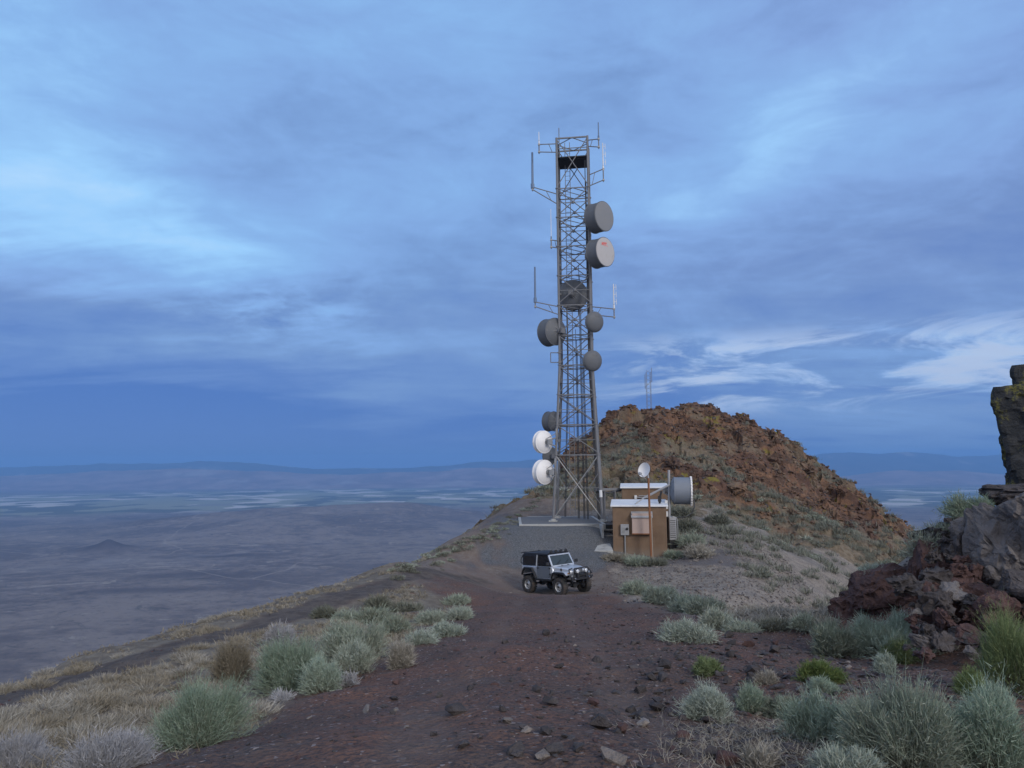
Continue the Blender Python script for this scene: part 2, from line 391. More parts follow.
RUTS = [[(p.x + o, p.y) for p in (at(420, 768, 4.0), at(455, 690, 7.0), at(490, 650, 11), at(508, 622, 19), at(520, 606, 27), at(532, 595, 35), at(505, 585, 37), at(470, 576, 38.5))] for o in (-0.1, 1.55)]
def ruts(x, y):
    d = np.minimum(seg_d(x, y, RUTS[0]), seg_d(x, y, RUTS[1])) + fbm(x * 1.7, y * 1.7, 87, 4) * 0.22
    return sstep(0.34, 0.08, d) * (0.45 + 0.55 * sstep(-0.1, 0.15, fbm(x * 0.6, y * 0.6, 88, 3)))
def rough_z(x, y, hill, lo=True):
    r = np.hypot(x, y)
    z = fbm(x * 0.5, y * 0.5, 21, 4) * 0.16 * sstep(2, 10, r) + fbm(x * 2.3, y * 2.3, 33, 4) * 0.05
    f1, f2, cid, tx, ty = worley(x * 0.42 + fbm(x * .3, y * .3, 3, 2) * .8, y * 0.34, 4)
    g1, g2, gid, gx, gy = worley(x * 1.25, y * 1.1, 14)
    k = sstep(-0.25, 0.35, fbm(x * 0.09, y * 0.09, 55, 3) + 0.1)
    blocks = (cid - 0.5) * 1.5 * k + (tx * (cid * 7 % 1 - .5) + ty * (cid * 13 % 1 - .6)) * 1.0 * k - sstep(0.12, 0.0, f2 - f1) * 0.35 * k
    blocks = blocks + (gid - 0.5) * 0.42 + (gx * (gid * 7 % 1 - .5) + gy * (gid * 11 % 1 - .5)) * 0.5
    z = z * (1 - 0.85 * np.exp(-(((x - CARX) / 4.2) ** 2 + ((y - CARY + 0.8) / 4.2) ** 2) ** 2))
    z = z * (1 - 0.9 * np.exp(-(((x - 3.0) / 4.6) ** 4 + ((y - 47.5) / 3.0) ** 4))) - 0.035 * ruts(x, y)
    return z + hill * (blocks + fbm(x * 0.16, y * 0.16, 71, 4) * 1.3)
def ground_z(x, y):
    x = np.atleast_1d(np.asarray(x, float)); y = np.atleast_1d(np.asarray(y, float))
    return base_z(x, y) + rough_z(x, y, masks(x, y)[0])
def gz(x, y): return float(ground_z(x, y)[0])
_tt = np.geomspace(2.5, 140, 1400)
def hit(px, py):
    """where the line of sight at that bearing first meets the ground"""
    d = ray(px, py); Y = _tt; x = d.x / d.y * Y; z = d.z / d.y * Y
    g = ground_z(x, Y); i = np.argmax(z < g)
    if z[i] >= g[i]: i = len(Y) - 1
    if i > 0:
        a = (z[i - 1] - g[i - 1]); b = (g[i] - z[i]); t = a / (a + b + 1e-9); yy = Y[i - 1] + (Y[i] - Y[i - 1]) * t
    else: yy = Y[i]
    return Vector((d.x / d.y * yy, yy, float(ground_z(d.x / d.y * yy, yy)[0])))

# ------------------------------------------------------------------ ground sheet
ang = np.radians(np.concatenate([np.arange(-100, -38, 0.8), np.arange(-38, 38, 0.17), np.arange(38, 100.1, 0.8)]))
rad = np.concatenate([[0.4, 0.8, 1.2, 1.6, 2.0], np.geomspace(2.3, 45, 330), np.geomspace(45.4, 100, 150), np.geomspace(101, 130, 20)])
outer = np.geomspace(136, 1500, 26)
R_, A_ = np.meshgrid(rad, ang, indexing='ij')
gx = R_ * np.sin(A_); gy = R_ * np.cos(A_)
g_h, g_p, g_g, g_t, g_e = masks(gx, gy)
gzv = base_z(gx, gy) + rough_z(gx, gy, g_h)
OR, OA = np.meshgrid(outer, ang, indexing='ij')
ox = OR * np.sin(OA); oy = OR * np.cos(OA)
zend = gzv[-1][None, :]
oz = zend + (-430 - zend) * ((OR - 130) / (1500 - 130)) ** 0.85 + fbm(ox * 0.02, oy * 0.02, 8, 4) * 14 * sstep(0, 200, OR - 130) * sstep(1500, 900, OR)
X = np.concatenate([gx, ox]); Y_ = np.concatenate([gy, oy]); Z = np.concatenate([gzv, oz])
nr, na = X.shape
pad0 = lambda a, v=0.0: np.concatenate([a, np.full(ox.shape, v)]).ravel()
V = np.stack([X.ravel(), Y_.ravel(), Z.ravel()], 1)
idx = np.arange(nr * na).reshape(nr, na)
Q = np.stack([idx[:-1, :-1], idx[:-1, 1:], idx[1:, 1:], idx[1:, :-1]], -1).reshape(-1, 4)[:, ::-1]
h_flat = pad0(g_h)
fh = h_flat[Q].max(1) > 0.02
rockm = pad0(g_h)

def ground_material():
    m, T, b, tc = new_mat('volcanic ground')
    P = tc.outputs['Object']
    big = T.noise(P, 0.35, 5, 0.6); mid = T.noise(P, 2.2, 6, 0.65); fine = T.noise(P, 14, 5, 0.7); grit = T.voro(P, 38, out='Color')
    gritv = T.node('ShaderNodeSeparateColor', {'Color': grit}).outputs[0]
    soil = T.mix(T.ss(big, 0.38, 0.62), (0.118, 0.075, 0.060), (0.165, 0.088, 0.064))
    soil = T.mix(T.math('MULTIPLY', T.ss(mid, 0.48, 0.66), 0.7), soil, (0.105, 0.085, 0.077))
    soil = T.mix(T.math('MULTIPLY', T.ss(fine, 0.55, 0.72), 0.55), soil, (0.20, 0.15, 0.135))
    soil = T.mix(T.math('MULTIPLY', T.ss(gritv, 0.62, 0.75), 0.6), soil, (0.045, 0.04, 0.044))
    soil = T.mix(T.math('MULTIPLY', T.ss(gritv, 0.05, 0.0), 0.8), soil, (0.30, 0.26, 0.25))
    pad = T.mix(T.ss(fine, 0.35, 0.65), (0.062, 0.066, 0.072), (0.125, 0.13, 0.138))
    pad = T.mix(T.math('MULTIPLY', T.ss(gritv, 0.7, 0.8), 0.6), pad, (0.22, 0.22, 0.23)); pad = T.mix(T.math('MULTIPLY', T.ss(mid, 0.5, 0.65), 0.35), pad, (0.14, 0.128, 0.12))
    grass = T.mix(T.ss(mid, 0.36, 0.66), (0.14, 0.117, 0.095), (0.215, 0.185, 0.145))
    grass = T.mix(T.math('MULTIPLY', T.ss(big, 0.5, 0.66), 0.6), grass, (0.105, 0.088, 0.075))
    grass = T.mix(T.math('MULTIPLY', T.ss(T.noise(P, 0.8, 4, 0.6), 0.62, 0.68), 0.6), grass, (0.15, 0.06, 0.035))
    tan = T.mix(T.ss(mid, 0.38, 0.64), (0.175, 0.147, 0.123), (0.275, 0.235, 0.195))
    tan = T.mix(T.math('MULTIPLY', T.ss(gritv, 0.7, 0.8), 0.6), tan, (0.40, 0.35, 0.30)); tan = T.mix(T.math('MULTIPLY', T.ss(fine, 0.52, 0.64), 0.6), tan, (0.115, 0.10, 0.09)); tan = T.mix(T.math('MULTIPLY', T.ss(big, 0.5, 0.62), 0.5), tan, (0.15, 0.14, 0.135))
    trk = T.mix(T.ss(mid, 0.4, 0.6), (0.082, 0.067, 0.06), (0.12, 0.098, 0.085))
    c = T.mix(T.attr('earth'), soil, tan); c = T.mix(T.attr('pad'), c, pad); c = T.mix(T.attr('grass'), c, grass); c = T.mix(T.attr('track'), c, trk)
    c = T.mix(T.math('MULTIPLY', T.attr('rut'), 0.55), c, T.mix(T.ss(fine, 0.4, 0.6), (0.135, 0.098, 0.082), (0.185, 0.135, 0.112)))
    # far flanks of the ridge
    c = T.mix(T.attr('far'), c, T.mix(big, (0.13, 0.105, 0.085), (0.2, 0.16, 0.12)))
    T.set(b.inputs['Base Color'], c); b.inputs['Roughness'].default_value = 0.95; b.inputs['Specular IOR Level'].default_value = 0.25
    h = T.math('ADD', T.math('MULTIPLY', fine, 1.0), T.math('MULTIPLY', T.voro(P, 26), 0.55))
    h = T.math('ADD', h, T.math('MULTIPLY', mid, 1.5))
    bn = T.node('ShaderNodeBump', {'Height': h, 'Strength': 1.0, 'Distance': 0.045}); T.l.new(bn.outputs[0], b.inputs['Normal'])
    return m
def hill_material():
    m, T, b, tc = new_mat('red hill rock')
    P = tc.outputs['Object']
    Pw = T.vmath('ADD', P, T.vmath('SCALE', T.noise(P, 0.7, 3, 0.5, out=1), None)) if False else P
    big = T.noise(P, 0.13, 4, 0.6); mid = T.noise(P, 0.8, 6, 0.7); fine = T.noise(P, 3.5, 5, 0.7)
    cell = T.node('ShaderNodeSeparateColor', {'Color': T.voro(P, 1.1, out='Color')}).outputs[0]
    c = T.mix(T.ss(cell, 0.2, 0.8), (0.085, 0.052, 0.038), (0.165, 0.092, 0.058))
    c = T.mix(T.math('MULTIPLY', T.ss(mid, 0.54, 0.68), 0.6), c, (0.24, 0.14, 0.085))
    c = T.mix(T.math('MULTIPLY', T.ss(fine, 0.52, 0.62), 0.6), c, (0.055, 0.04, 0.035))
    c = T.mix(T.math('MULTIPLY', T.ss(big, 0.52, 0.60), 0.65), c, (0.105, 0.06, 0.047)); c = T.mix(T.math('MULTIPLY', T.ss(T.noise(P, 0.22, 5, 0.65), 0.55, 0.62), 0.7), c, T.mix(mid, (0.14, 0.11, 0.08), (0.2, 0.16, 0.115)))
    lich = T.math('MULTIPLY', T.ss(T.noise(P, 0.33, 3, 0.6), 0.57, 0.63), T.ss(mid, 0.42, 0.52))
    c = T.mix(T.math('MULTIPLY', lich, 0.75), c, (0.19, 0.165, 0.03))
    soil = T.mix(T.ss(fine, 0.4, 0.62), (0.135, 0.105, 0.075), (0.205, 0.165, 0.118)); soil = T.mix(T.math('MULTIPLY', T.ss(mid, 0.48, 0.6), 0.6), soil, (0.10, 0.095, 0.065))
    c = T.mix(T.attr('soil'), c, soil)
    T.set(b.inputs['Base Color'], c); b.inputs['Roughness'].default_value = 0.95; b.inputs['Specular IOR Level'].default_value = 0.2
    h = T.math('ADD', T.math('MULTIPLY', mid, 1.2), T.math('MULTIPLY', fine, 0.6))
    bn = T.node('ShaderNodeBump', {'Height': h, 'Strength': 0.9, 'Distance': 0.25}); T.l.new(bn.outputs[0], b.inputs['Normal'])
    return m
M['ground'] = ground_material(); M['hill'] = hill_material()
def hill_soil(x, y):
    """gentler, earthy and shrubby parts of the hill"""
    n = fbm(x * 0.18, y * 0.18, 91, 4)
    low_right = sstep(3.0, -3.0, (y - 59.5) + n * 7 - np.clip((x - 24) * 0.12, 0, 2))
    left = sstep(2, -3, x - 10 + n * 9) * sstep(76, 66, y + n * 6)
    patch = 0.9 * sstep(0.02, 0.16, fbm(x * 0.12 + 5, y * 0.16, 95, 4)) * sstep(80, 72, y)
    return np.clip(np.maximum(np.maximum(low_right, left * 0.8), patch), 0, 1)
attrs = {'rut': pad0(ruts(gx, gy)), 'earth': pad0(g_e), 'pad': pad0(g_p), 'grass': pad0(g_g), 'track': pad0(g_t), 'far': pad0(np.clip((R_ - 90) / 35, 0, 1), 1.0)}
def sub(mask):
    q = Q[mask]; u, inv = np.unique(q, return_inverse=True)
    return u, inv.reshape(q.shape)
u, q = sub(~fh)
o = mesh_obj('ground', np_mesh('ground', V[u], q, M['ground'], True, {k: v[u] for k, v in attrs.items()})); tag(o, 'bare red brown gravel ridge top and its grassy verges', kind='structure')
u, q = sub(fh)
o = mesh_obj('hill', np_mesh('hill', V[u], q, M['hill'], False, {'soil': np.maximum(hill_soil(V[u, 0], V[u, 1]), 1 - sstep(0.05, 0.6, rockm[u]))}))
tag(o, 'rugged red rock hill rising behind the tower', kind='structure')

# ------------------------------------------------------------------ desert floor and far ranges
VH = -400.0
va = np.radians(np.arange(-75, 75.01, 0.22)); vr = np.geomspace(700, 26000, 330)
vR, vA = np.meshgrid(vr, va, indexing='ij'); vx = vR * np.sin(vA); vy = vR * np.cos(vA)
def bump(x, y, cx, cy, sx, sy, h, rot=0.0, p=2.0):
    c, s = math.cos(rot), math.sin(rot); u = ((x - cx) * c + (y - cy) * s) / sx; v = (-(x - cx) * s + (y - cy) * c) / sy
    return h * np.exp(-(np.abs(u) ** p + np.abs(v) ** p))
def vfloor(px, py):
    d = ray(px, py); t = VH / d.z; return d.x * t, d.y * t
vz = np.full(vx.shape, VH) + fbm(vx * 0.0011, vy * 0.0011, 3, 5) * 5
bx, by = vfloor(108, 551); vz += bump(vx, vy, bx, by, 85, 85, 50, 0, 1.3) + bump(vx, vy, bx - 60, by, 260, 200, 8)
rid = 1 + 0.22 * fbm(vx * 0.0025, vy * 0.0025, 44, 5)
for px, py, sx, sy, h in [(235, 525, 850, 500, 70), (350, 522, 700, 500, 72), (430, 520, 600, 450, 66), (300, 535, 900, 500, 35), (330, 530, 700, 450, 40)]:
    bx, by = vfloor(px, py); vz += bump(vx, vy, bx, by, sx, sy, h) * rid
bx, by = vfloor(108, 551); basalt = np.clip(bump(vx, vy, bx, by, 130, 130, 1.6, 0, 1.6), 0, 1)
for px, py, sx, sy in [(235, 520, 900, 420), (360, 518, 800, 450), (440, 516, 600, 400), (200, 575, 250, 90), (215, 556, 200, 60), (150, 590, 200, 60)]:
    bx, by = vfloor(px, py); basalt = np.maximum(basalt, np.clip(bump(vx, vy, bx, by, sx, sy, 1.3, 0.1), 0, 1) * np.clip(0.75 + 0.4 * fbm(vx * 0.002, vy * 0.003, 77, 5), 0, 1))
vi = np.arange(vx.size).reshape(vx.shape)
vQ = np.stack([vi[:-1, :-1], vi[:-1, 1:], vi[1:, 1:], vi[1:, :-1]], -1).reshape(-1, 4)[:, ::-1]
def valley_material():
    m, T, b, tc = new_mat('desert valley floor')
    P = T.mapping(tc.outputs['Object'], (0.001, 0.001, 0.0))      # kilometres
    big = T.noise(P, 0.45, 6, 0.6, 0.6); mid = T.noise(P, 2.4, 6, 0.62, 0.8); st = T.noise(T.mapping(P, (1, 2.4, 1), (0, 0, 0.5)), 1.1, 6, 0.65, 1.5); fine = T.noise(P, 14, 5, 0.7)
    vf = T.noise(P, 40, 6, 0.7); wash = T.noise(T.mapping(P, (1, 1, 1), (0, 0, 0.6)), 3.2, 8, 0.72, 2.2); pat = T.noise(P, 1.5, 8, 0.68, 0.5)
    c = T.mix(T.ss(T.math('ADD', T.math('MULTIPLY', pat, 0.6), T.math('MULTIPLY', fine, 0.4)), 0.42, 0.58), (0.125, 0.103, 0.094), (0.215, 0.18, 0.155))
    c = T.mix(T.math('MULTIPLY', T.ss(wash, 0.58, 0.66), 0.75), c, (0.31, 0.27, 0.225))
    c = T.mix(T.math('MULTIPLY', T.ss(wash, 0.40, 0.34), 0.5), c, (0.05, 0.047, 0.044))
    c = T.mix(T.math('MULTIPLY', T.ss(vf, 0.52, 0.66), 0.45), c, (0.065, 0.062, 0.055))
    c = T.mix(T.math('MULTIPLY', T.ss(big, 0.56, 0.64), 0.45), c, (0.075, 0.066, 0.064))
    c = T.mix(T.math('MULTIPLY', T.ss(st, 0.60, 0.68), 0.6), c, (0.30, 0.26, 0.215))
    y = T.node('ShaderNodeSeparateXYZ', {'Vector': P})
    dist = T.vmath('LENGTH', P)
    c = T.mix(T.math('MULTIPLY', T.attr('basalt'), 0.92), c, T.mix(mid, (0.055, 0.045, 0.046), (0.095, 0.078, 0.076)))
    Pw = T.vmath('ADD', P, T.node('ShaderNodeVectorMath', {0: T.noise(P, 0.9, 3, 0.5, out=1), 3: 0.5}, operation='SCALE').outputs[0])
    road = T.voro(Pw, 0.42, feature='DISTANCE_TO_EDGE')
    c = T.mix(T.math('MULTIPLY', T.ss(road, 0.0028, 0.001), 0.32), c, (0.34, 0.30, 0.25))
    # alkali flats
    wob = T.math('MULTIPLY_ADD', T.noise(P, 0.5, 4, 0.6), 2.4, -1.2)
    dw = T.math('ADD', dist, wob)
    alk = T.math('MULTIPLY', T.ss(T.noise(T.mapping(P, (0.55, 1.0, 1), (0, 0, 0.2), (3.1, 1.2, 0)), 0.8, 5, 0.62, 0.6), 0.60, 0.64), T.ss(dw, 3.0, 4.5))
    c = T.mix(T.math('MULTIPLY', alk, 0.75), c, (0.34, 0.31, 0.29))
    # irrigated fields far out
    fld = T.voro(T.mapping(P, (1.0, 0.8, 1), (0, 0, 0.15)), 2.6, out='Color', metric='CHEBYCHEV', rnd=0.9)
    fs = T.node('ShaderNodeSeparateColor', {'Color': fld}).outputs
    fc = T.mix(T.ss(fs[0], 0.45, 0.5), (0.10, 0.105, 0.08), (0.24, 0.245, 0.17)); fc = T.mix(T.ss(fs[1], 0.78, 0.81), fc, (0.5, 0.47, 0.42))
    band = T.math('MULTIPLY', T.ss(dw, 7.2, 8.4), T.ss(dw, 15.0, 13.0))
    c = T.mix(T.math('MULTIPLY', band, 0.9), c, fc)
    T.set(b.inputs['Base Color'], c); b.inputs['Roughness'].default_value = 1.0; b.inputs['Specular IOR Level'].default_value = 0.0
    return m
M['valley'] = valley_material()
o = mesh_obj('valley_floor', np_mesh('valley_floor', np.stack([vx.ravel(), vy.ravel(), vz.ravel()], 1), vQ, M['valley'], True, {'basalt': basalt.ravel()}))
tag(o, 'wide dry desert basin far below the ridge', kind='structure')

def mountain_mat(name, a, b2):
    m, T, b, tc = new_mat(name); P = T.mapping(tc.outputs['Object'], (0.001, 0.001, 0.001))
    n = T.noise(P, 2.2, 7, 0.65); c = T.mix(T.ss(n, 0.35, 0.65), a, b2)
    c = T.mix(T.math('MULTIPLY', T.ss(T.noise(P, 0.9, 4, 0.6), 0.58, 0.66), 0.6), c, (0.34, 0.3, 0.27))
    T.set(b.inputs['Base Color'], c); b.inputs['Roughness'].default_value = 1.0; b.inputs['Specular IOR Level'].default_value = 0.0
    return m
def mountains(label, pts, depth, m, seed, rough=0.22):
    """a range whose skyline passes through the surveyed bearings (px, py, distance)"""
    k = [at(px, py, Y) for px, py, Y in pts]
    xs = [p.x for p in k]; n = int((xs[-1] - xs[0]) / 60) + 2
    X1 = np.linspace(xs[0], xs[-1], n); Zs = np.interp(X1, xs, [p.z for p in k]); Ys = np.interp(X1, xs, [p.y for p in k])
    v = np.linspace(-1, 1, 41)
    XX, VV = np.meshgrid(X1, v, indexing='ij'); sk = Zs[:, None] - VH
    YY = Ys[:, None] + VV * depth
    prof = np.clip(1 - np.abs(VV), 0, 1) ** 1.25
    nz = fbm(XX / 900, YY / 900, seed, 6, 0.55)
    ZZ = VH - 15 + (sk + 15) * prof * (1 + rough * 2 * nz * np.clip(np.abs(VV) * 2, 0.3, 1)) + nz * 60 * prof * (1 - prof)
    ii = np.arange(XX.size).reshape(XX.shape)
    qq = np.stack([ii[:-1, :-1], ii[1:, :-1], ii[1:, 1:], ii[:-1, 1:]], -1).reshape(-1, 4)
    o = mesh_obj('mountains', np_mesh('mountains', np.stack([XX.ravel(), YY.ravel(), ZZ.ravel()], 1), qq, m, True)); tag(o, label, kind='structure')
mm1 = mountain_mat('far brown range', (0.05, 0.042, 0.04), (0.09, 0.072, 0.065)); mm2 = mountain_mat('pale streaked range', (0.17, 0.115, 0.10), (0.29, 0.21, 0.185))
mountains('long faint desert range left of the tower', [(-260, 484, 16500), (-60, 480, 16500), (30, 474, 16500), (110, 471, 16500), (180, 469, 16500), (260, 471, 16500), (340, 474, 16500), (430, 471, 16500), (480, 468, 16500), (560, 468, 16500), (640, 472, 16500), (720, 476, 16500), (800, 474, 16500)], 2600, mm2, 5)
mountains('hazy far range behind the left range', [(-300, 474, 21500), (-50, 470, 21500), (80, 466, 21500), (150, 463, 21500), (200, 460, 21500), (240, 462, 21500), (300, 468, 21500), (400, 468, 21500), (470, 463, 21500), (560, 460, 21500), (640, 463, 21500), (720, 465, 21500), (790, 462, 21500)], 2600, mm1, 15)
mountains('tall blue range right of the hill', [(700, 472, 21500), (790, 460, 21500), (822, 454, 21500), (850, 452, 21500), (880, 454, 21500), (905, 452, 21500), (930, 453, 21500), (955, 456, 21500), (985, 456, 21500), (1010, 453, 21500), (1060, 456, 21500), (1150, 452, 21500), (1280, 462, 21500)], 2400, mm1, 25, 0.12)
mountains('low purple range right of the hill', [(760, 484, 15500), (830, 478, 15500), (860, 474, 15500), (885, 471, 15500), (900, 469.5, 15500), (925, 472, 15500), (960, 471, 15500), (985, 473, 15500), (1010, 475, 15500), (1080, 472, 15500), (1180, 476, 15500), (1280, 482, 15500)], 2000, mm2, 35, 0.15)

# ------------------------------------------------------------------ air between
hz = MB(); hz.box((0, 9000, (-470 + 460) / 2), (70000, 42000, 930))
hm = bpy.data.materials.new('air'); hm.use_nodes = True; hn = hm.node_tree; hn.nodes.clear()
ho = hn.nodes.new('ShaderNodeOutputMaterial'); hv = hn.nodes.new('ShaderNodeVolumePrincipled')
hv.inputs['Color'].default_value = (*HAZE_COL, 1); hv.inputs['Density'].default_value = HAZE_D; hv.inputs['Anisotropy'].default_value = 0.0
hn.links.new(hv.outputs[0], ho.inputs['Volume'])
tag(hz.build('haze', hm), 'thin blue desert haze filling the basin', kind='stuff')

# ------------------------------------------------------------------ evening sky, after the sun has gone behind cloud
SUN_EL, SUN_AZ = math.radians(24), math.radians(150)       # azimuth clockwise from the view direction
world = bpy.data.worlds.new('World'); SC.world = world; world.use_nodes = True
T = NT(world.node_tree); T.n.clear()
wo = T.n.new('ShaderNodeOutputWorld'); bg = T.n.new('ShaderNodeBackground'); bg.inputs['Strength'].default_value = 0.1
sky = T.n.new('ShaderNodeTexSky'); sky.sky_type = 'NISHITA'; sky.sun_disc = False; sky.sun_elevation = SUN_EL; sky.sun_rotation = SUN_AZ
sky.altitude = 1500; sky.air_density = 1.0; sky.dust_density = 1.0; sky.ozone_density = 2.0
tc = T.n.new('ShaderNodeTexCoord'); D = tc.outputs['Generated']
s3 = T.node('ShaderNodeSeparateXYZ', {'Vector': D}).outputs
az = T.math('MULTIPLY', T.math('ARCTAN2', s3[0], s3[1]), 180 / PI); el = T.math('MULTIPLY', T.math('ARCSINE', s3[2]), 180 / PI)
zz = T.math('ADD', T.math('MAXIMUM', s3[2], 0.0), 0.13)
cl = T.node('ShaderNodeCombineXYZ', {'X': T.math('DIVIDE', s3[0], zz), 'Y': T.math('DIVIDE', s3[1], zz), 'Z': 0.0}).outputs[0]   # cloud deck
def azel(px, py):
    d = ray(px, py).normalized(); return math.degrees(math.atan2(d.x, d.y)), math.degrees(math.asin(d.z))
n1 = T.noise(T.mapping(cl, (0.9, 0.9, 1), (0, 0, -0.55)), 0.85, 7, 0.55, 0.7)
n2 = T.noise(T.mapping(cl, (0.5, 1.3, 1), (0, 0, -0.75), (4, 2, 0)), 1.4, 8, 0.58, 0.5)
n3 = T.noise(T.mapping(cl, (1, 1.6, 1), (0, 0, 0.1), (7, 1, 0)), 5.0, 7, 0.6, 0.3)
c3 = T.math('SUBTRACT', T.math('ADD', T.math('MULTIPLY', n1, 0.55), T.math('ADD', T.math('MULTIPLY', n2, 0.5), T.math('MULTIPLY', n3, 0.16))), 0.605)
# elevation profile of the deck, then broad thick and thin places in it
waz = T.math('MULTIPLY_ADD', T.math('SUBTRACT', n1, 0.5), 26.0, az); wel = T.math('MULTIPLY_ADD', T.math('SUBTRACT', n2, 0.5), 14.0, el)
prof = T.node('ShaderNodeFloatCurve')
fc = prof.mapping.curves[0].points
pts = SKY_PROFILE
fc[0].location = pts[0]; fc[1].location = pts[-1]
for p in pts[1:-1]: fc.new(*p)
prof.mapping.update(); T.set(prof.inputs['Value'], T.math('DIVIDE', T.math('MULTIPLY_ADD', T.math('SUBTRACT', n2, 0.5), 5.0, el), 60.0, clamp=True))
n4 = T.noise(T.mapping(D, (1, 1, 2.4), (0, 0.25, 0)), 5.5, 9, 0.62, 0.6); n5 = T.noise(T.mapping(D, (1, 1, 3.2), (0, -0.2, 0.4)), 15.0, 8, 0.62, 0.5)
B = T.math('MULTIPLY_ADD', c3, SKY_NOISE, prof.outputs[0])
fade = T.ss(el, 1.5, 9.0)
B = T.math('MULTIPLY_ADD', T.math('MULTIPLY', T.math('SUBTRACT', n4, 0.5), fade), 0.42, B)
B = T.math('MULTIPLY_ADD', T.math('MULTIPLY', T.math('SUBTRACT', n5, 0.5), fade), 0.16, B)
for px, py, sx, sy, rot, amp in SKY_LOBES:
    a0, e0 = azel(px, py); c, s = math.cos(math.radians(rot)), math.sin(math.radians(rot))
    da = T.math('SUBTRACT', waz, a0); de = T.math('SUBTRACT', wel, e0)
    uu = T.math('DIVIDE', T.math('ADD', T.math('MULTIPLY', da, c), T.math('MULTIPLY', de, s)), sx)
    vv = T.math('DIVIDE', T.math('SUBTRACT', T.math('MULTIPLY', de, c), T.math('MULTIPLY', da, s)), sy)
    g = T.math('EXPONENT', T.math('MULTIPLY', T.math('ADD', T.math('MULTIPLY', uu, uu), T.math('MULTIPLY', vv, vv)), -1.0))
    B = T.math('MULTIPLY_ADD', g, amp, B)
# small ragged cloudlets in a belt low on the right
belt = T.math('MULTIPLY', T.math('MULTIPLY', T.ss(el, 3.0, 5.0), T.ss(el, 10.5, 8.0)), T.ss(az, 2.0, 14.0))
nb = T.noise(T.mapping(D, (1, 1, 4.6), (0, 0.035, 0)), 6.0, 11, 0.64, 0.6)
B = T.math('ADD', B, T.math('MULTIPLY', belt, T.math('MULTIPLY_ADD', T.ss(nb, 0.41, 0.60), 0.32, -0.08)))
# mottled scraps on the left
mot = T.noise(T.mapping(D, (1, 1, 3.0)), 22.0, 5, 0.6, 0.3)
a0, e0 = azel(270, 312)
da = T.math('DIVIDE', T.math('SUBTRACT', az, a0), 6.0); de = T.math('DIVIDE', T.math('SUBTRACT', el, e0), 2.2)
g = T.math('EXPONENT', T.math('MULTIPLY', T.math('ADD', T.math('MULTIPLY', da, da), T.math('MULTIPLY', de, de)), -1.0))
B = T.math('ADD', B, T.math('MULTIPLY', g, T.math('MULTIPLY_ADD', T.math('SUBTRACT', mot, 0.5), 0.9, 0.05)))
cc = T.ramp(B, SKY_RAMP)
pur = T.noise(T.mapping(cl, (0.8, 0.8, 1), (0, 0, 0.3), (2, 5, 0)), 0.6, 4, 0.5)
cc = T.mix(T.math('MULTIPLY', T.math('MULTIPLY', T.ss(pur, 0.42, 0.66), T.ss(el, 5, 11)), 0.32), cc, (1.0, 0.86, 0.92), 'MULTIPLY')
cc = T.mix(T.math('MULTIPLY', T.math('MULTIPLY', T.ss(az, 4, 26), T.ss(el, 6, 12)), 0.35), cc, (1.06, 0.93, 0.95), 'MULTIPLY')
cc = T.mix(T.math('MULTIPLY', T.math('MULTIPLY', belt, T.ss(nb, 0.43, 0.62)), 0.85), cc, (0.50, 0.585, 0.755))
# the sky at the photographer's back, where the day is ending, is lighter and warmer
back = T.ss(s3[1], 0.25, -0.55)
wb = T.math('MULTIPLY_ADD', T.math('SUBTRACT', n1, 0.5), 0.8, 1.0)
cc = T.mix(back, cc, T.mix(1.0, BACK_COL, T.node('ShaderNodeCombineColor', {'Red': wb, 'Green': wb, 'Blue': wb}).outputs[0], 'MULTIPLY'))
ten = T.node('ShaderNodeVectorMath', {0: cc, 3: 10.0}, operation='SCALE').outputs[0]
fin = T.mix(0.92, sky.outputs[0], ten)
T.set(bg.inputs['Color'], fin); T.l.new(bg.outputs[0], wo.inputs[0])

sd = bpy.data.lights.new('sun', 'SUN'); sd.energy = SUN_E; sd.angle = math.radians(16); sd.color = SUN_COL
so = bpy.data.objects.new('sun', sd); COL.objects.link(so)
sv = Vector((math.sin(SUN_AZ) * math.cos(SUN_EL), math.cos(SUN_AZ) * math.cos(SUN_EL), math.sin(SUN_EL)))
so.rotation_euler = sv.to_track_quat('Z', 'Y').to_euler()
vs = SC.view_settings; vs.view_transform = 'Standard'; vs.look = 'None'; vs.gamma = 1.0; vs.use_curve_mapping = False; vs.exposure = 0.17
SC.render.engine = 'CYCLES'; SC.cycles.use_denoising = True; SC.cycles.volume_bounces = 0; SC.cycles.max_bounces = 6
SC.cycles.transparent_max_bounces = 12
# ================================================================== tower terrace
def on_plane(px, py, z):
    d = ray(px, py); t = z / d.z; return d * t
# concrete pad with a kerb-like rim and gravel inside
padt = thing('concrete_pad', 'low concrete pad with pale front edge under the lattice tower', 'concrete pad', (0, 0, 0))
p0 = on_plane(519, 524.5, PAD_Z); p1 = on_plane(607.5, 526, PAD_Z)
PX0, PX1, PY0, PY1 = p0.x, p1.x + 0.1, p0.y, p0.y + 7.2
b = MB()
b.box(((PX0 + PX1) / 2, PY0 + 0.09, PAD_Z - 0.16), (PX1 - PX0, 0.18, 0.34)); b.box(((PX0 + PX1) / 2, PY1 - 0.09, PAD_Z - 0.16), (PX1 - PX0, 0.18, 0.34))
b.box((PX0 + 0.09, (PY0 + PY1) / 2, PAD_Z - 0.16), (0.18, PY1 - PY0 - 0.362, 0.34)); b.box((PX1 - 0.09, (PY0 + PY1) / 2, PAD_Z - 0.16), (0.18, PY1 - PY0 - 0.362, 0.34))
b.build('rim', M['concrete'], padt, bevel=0.015)
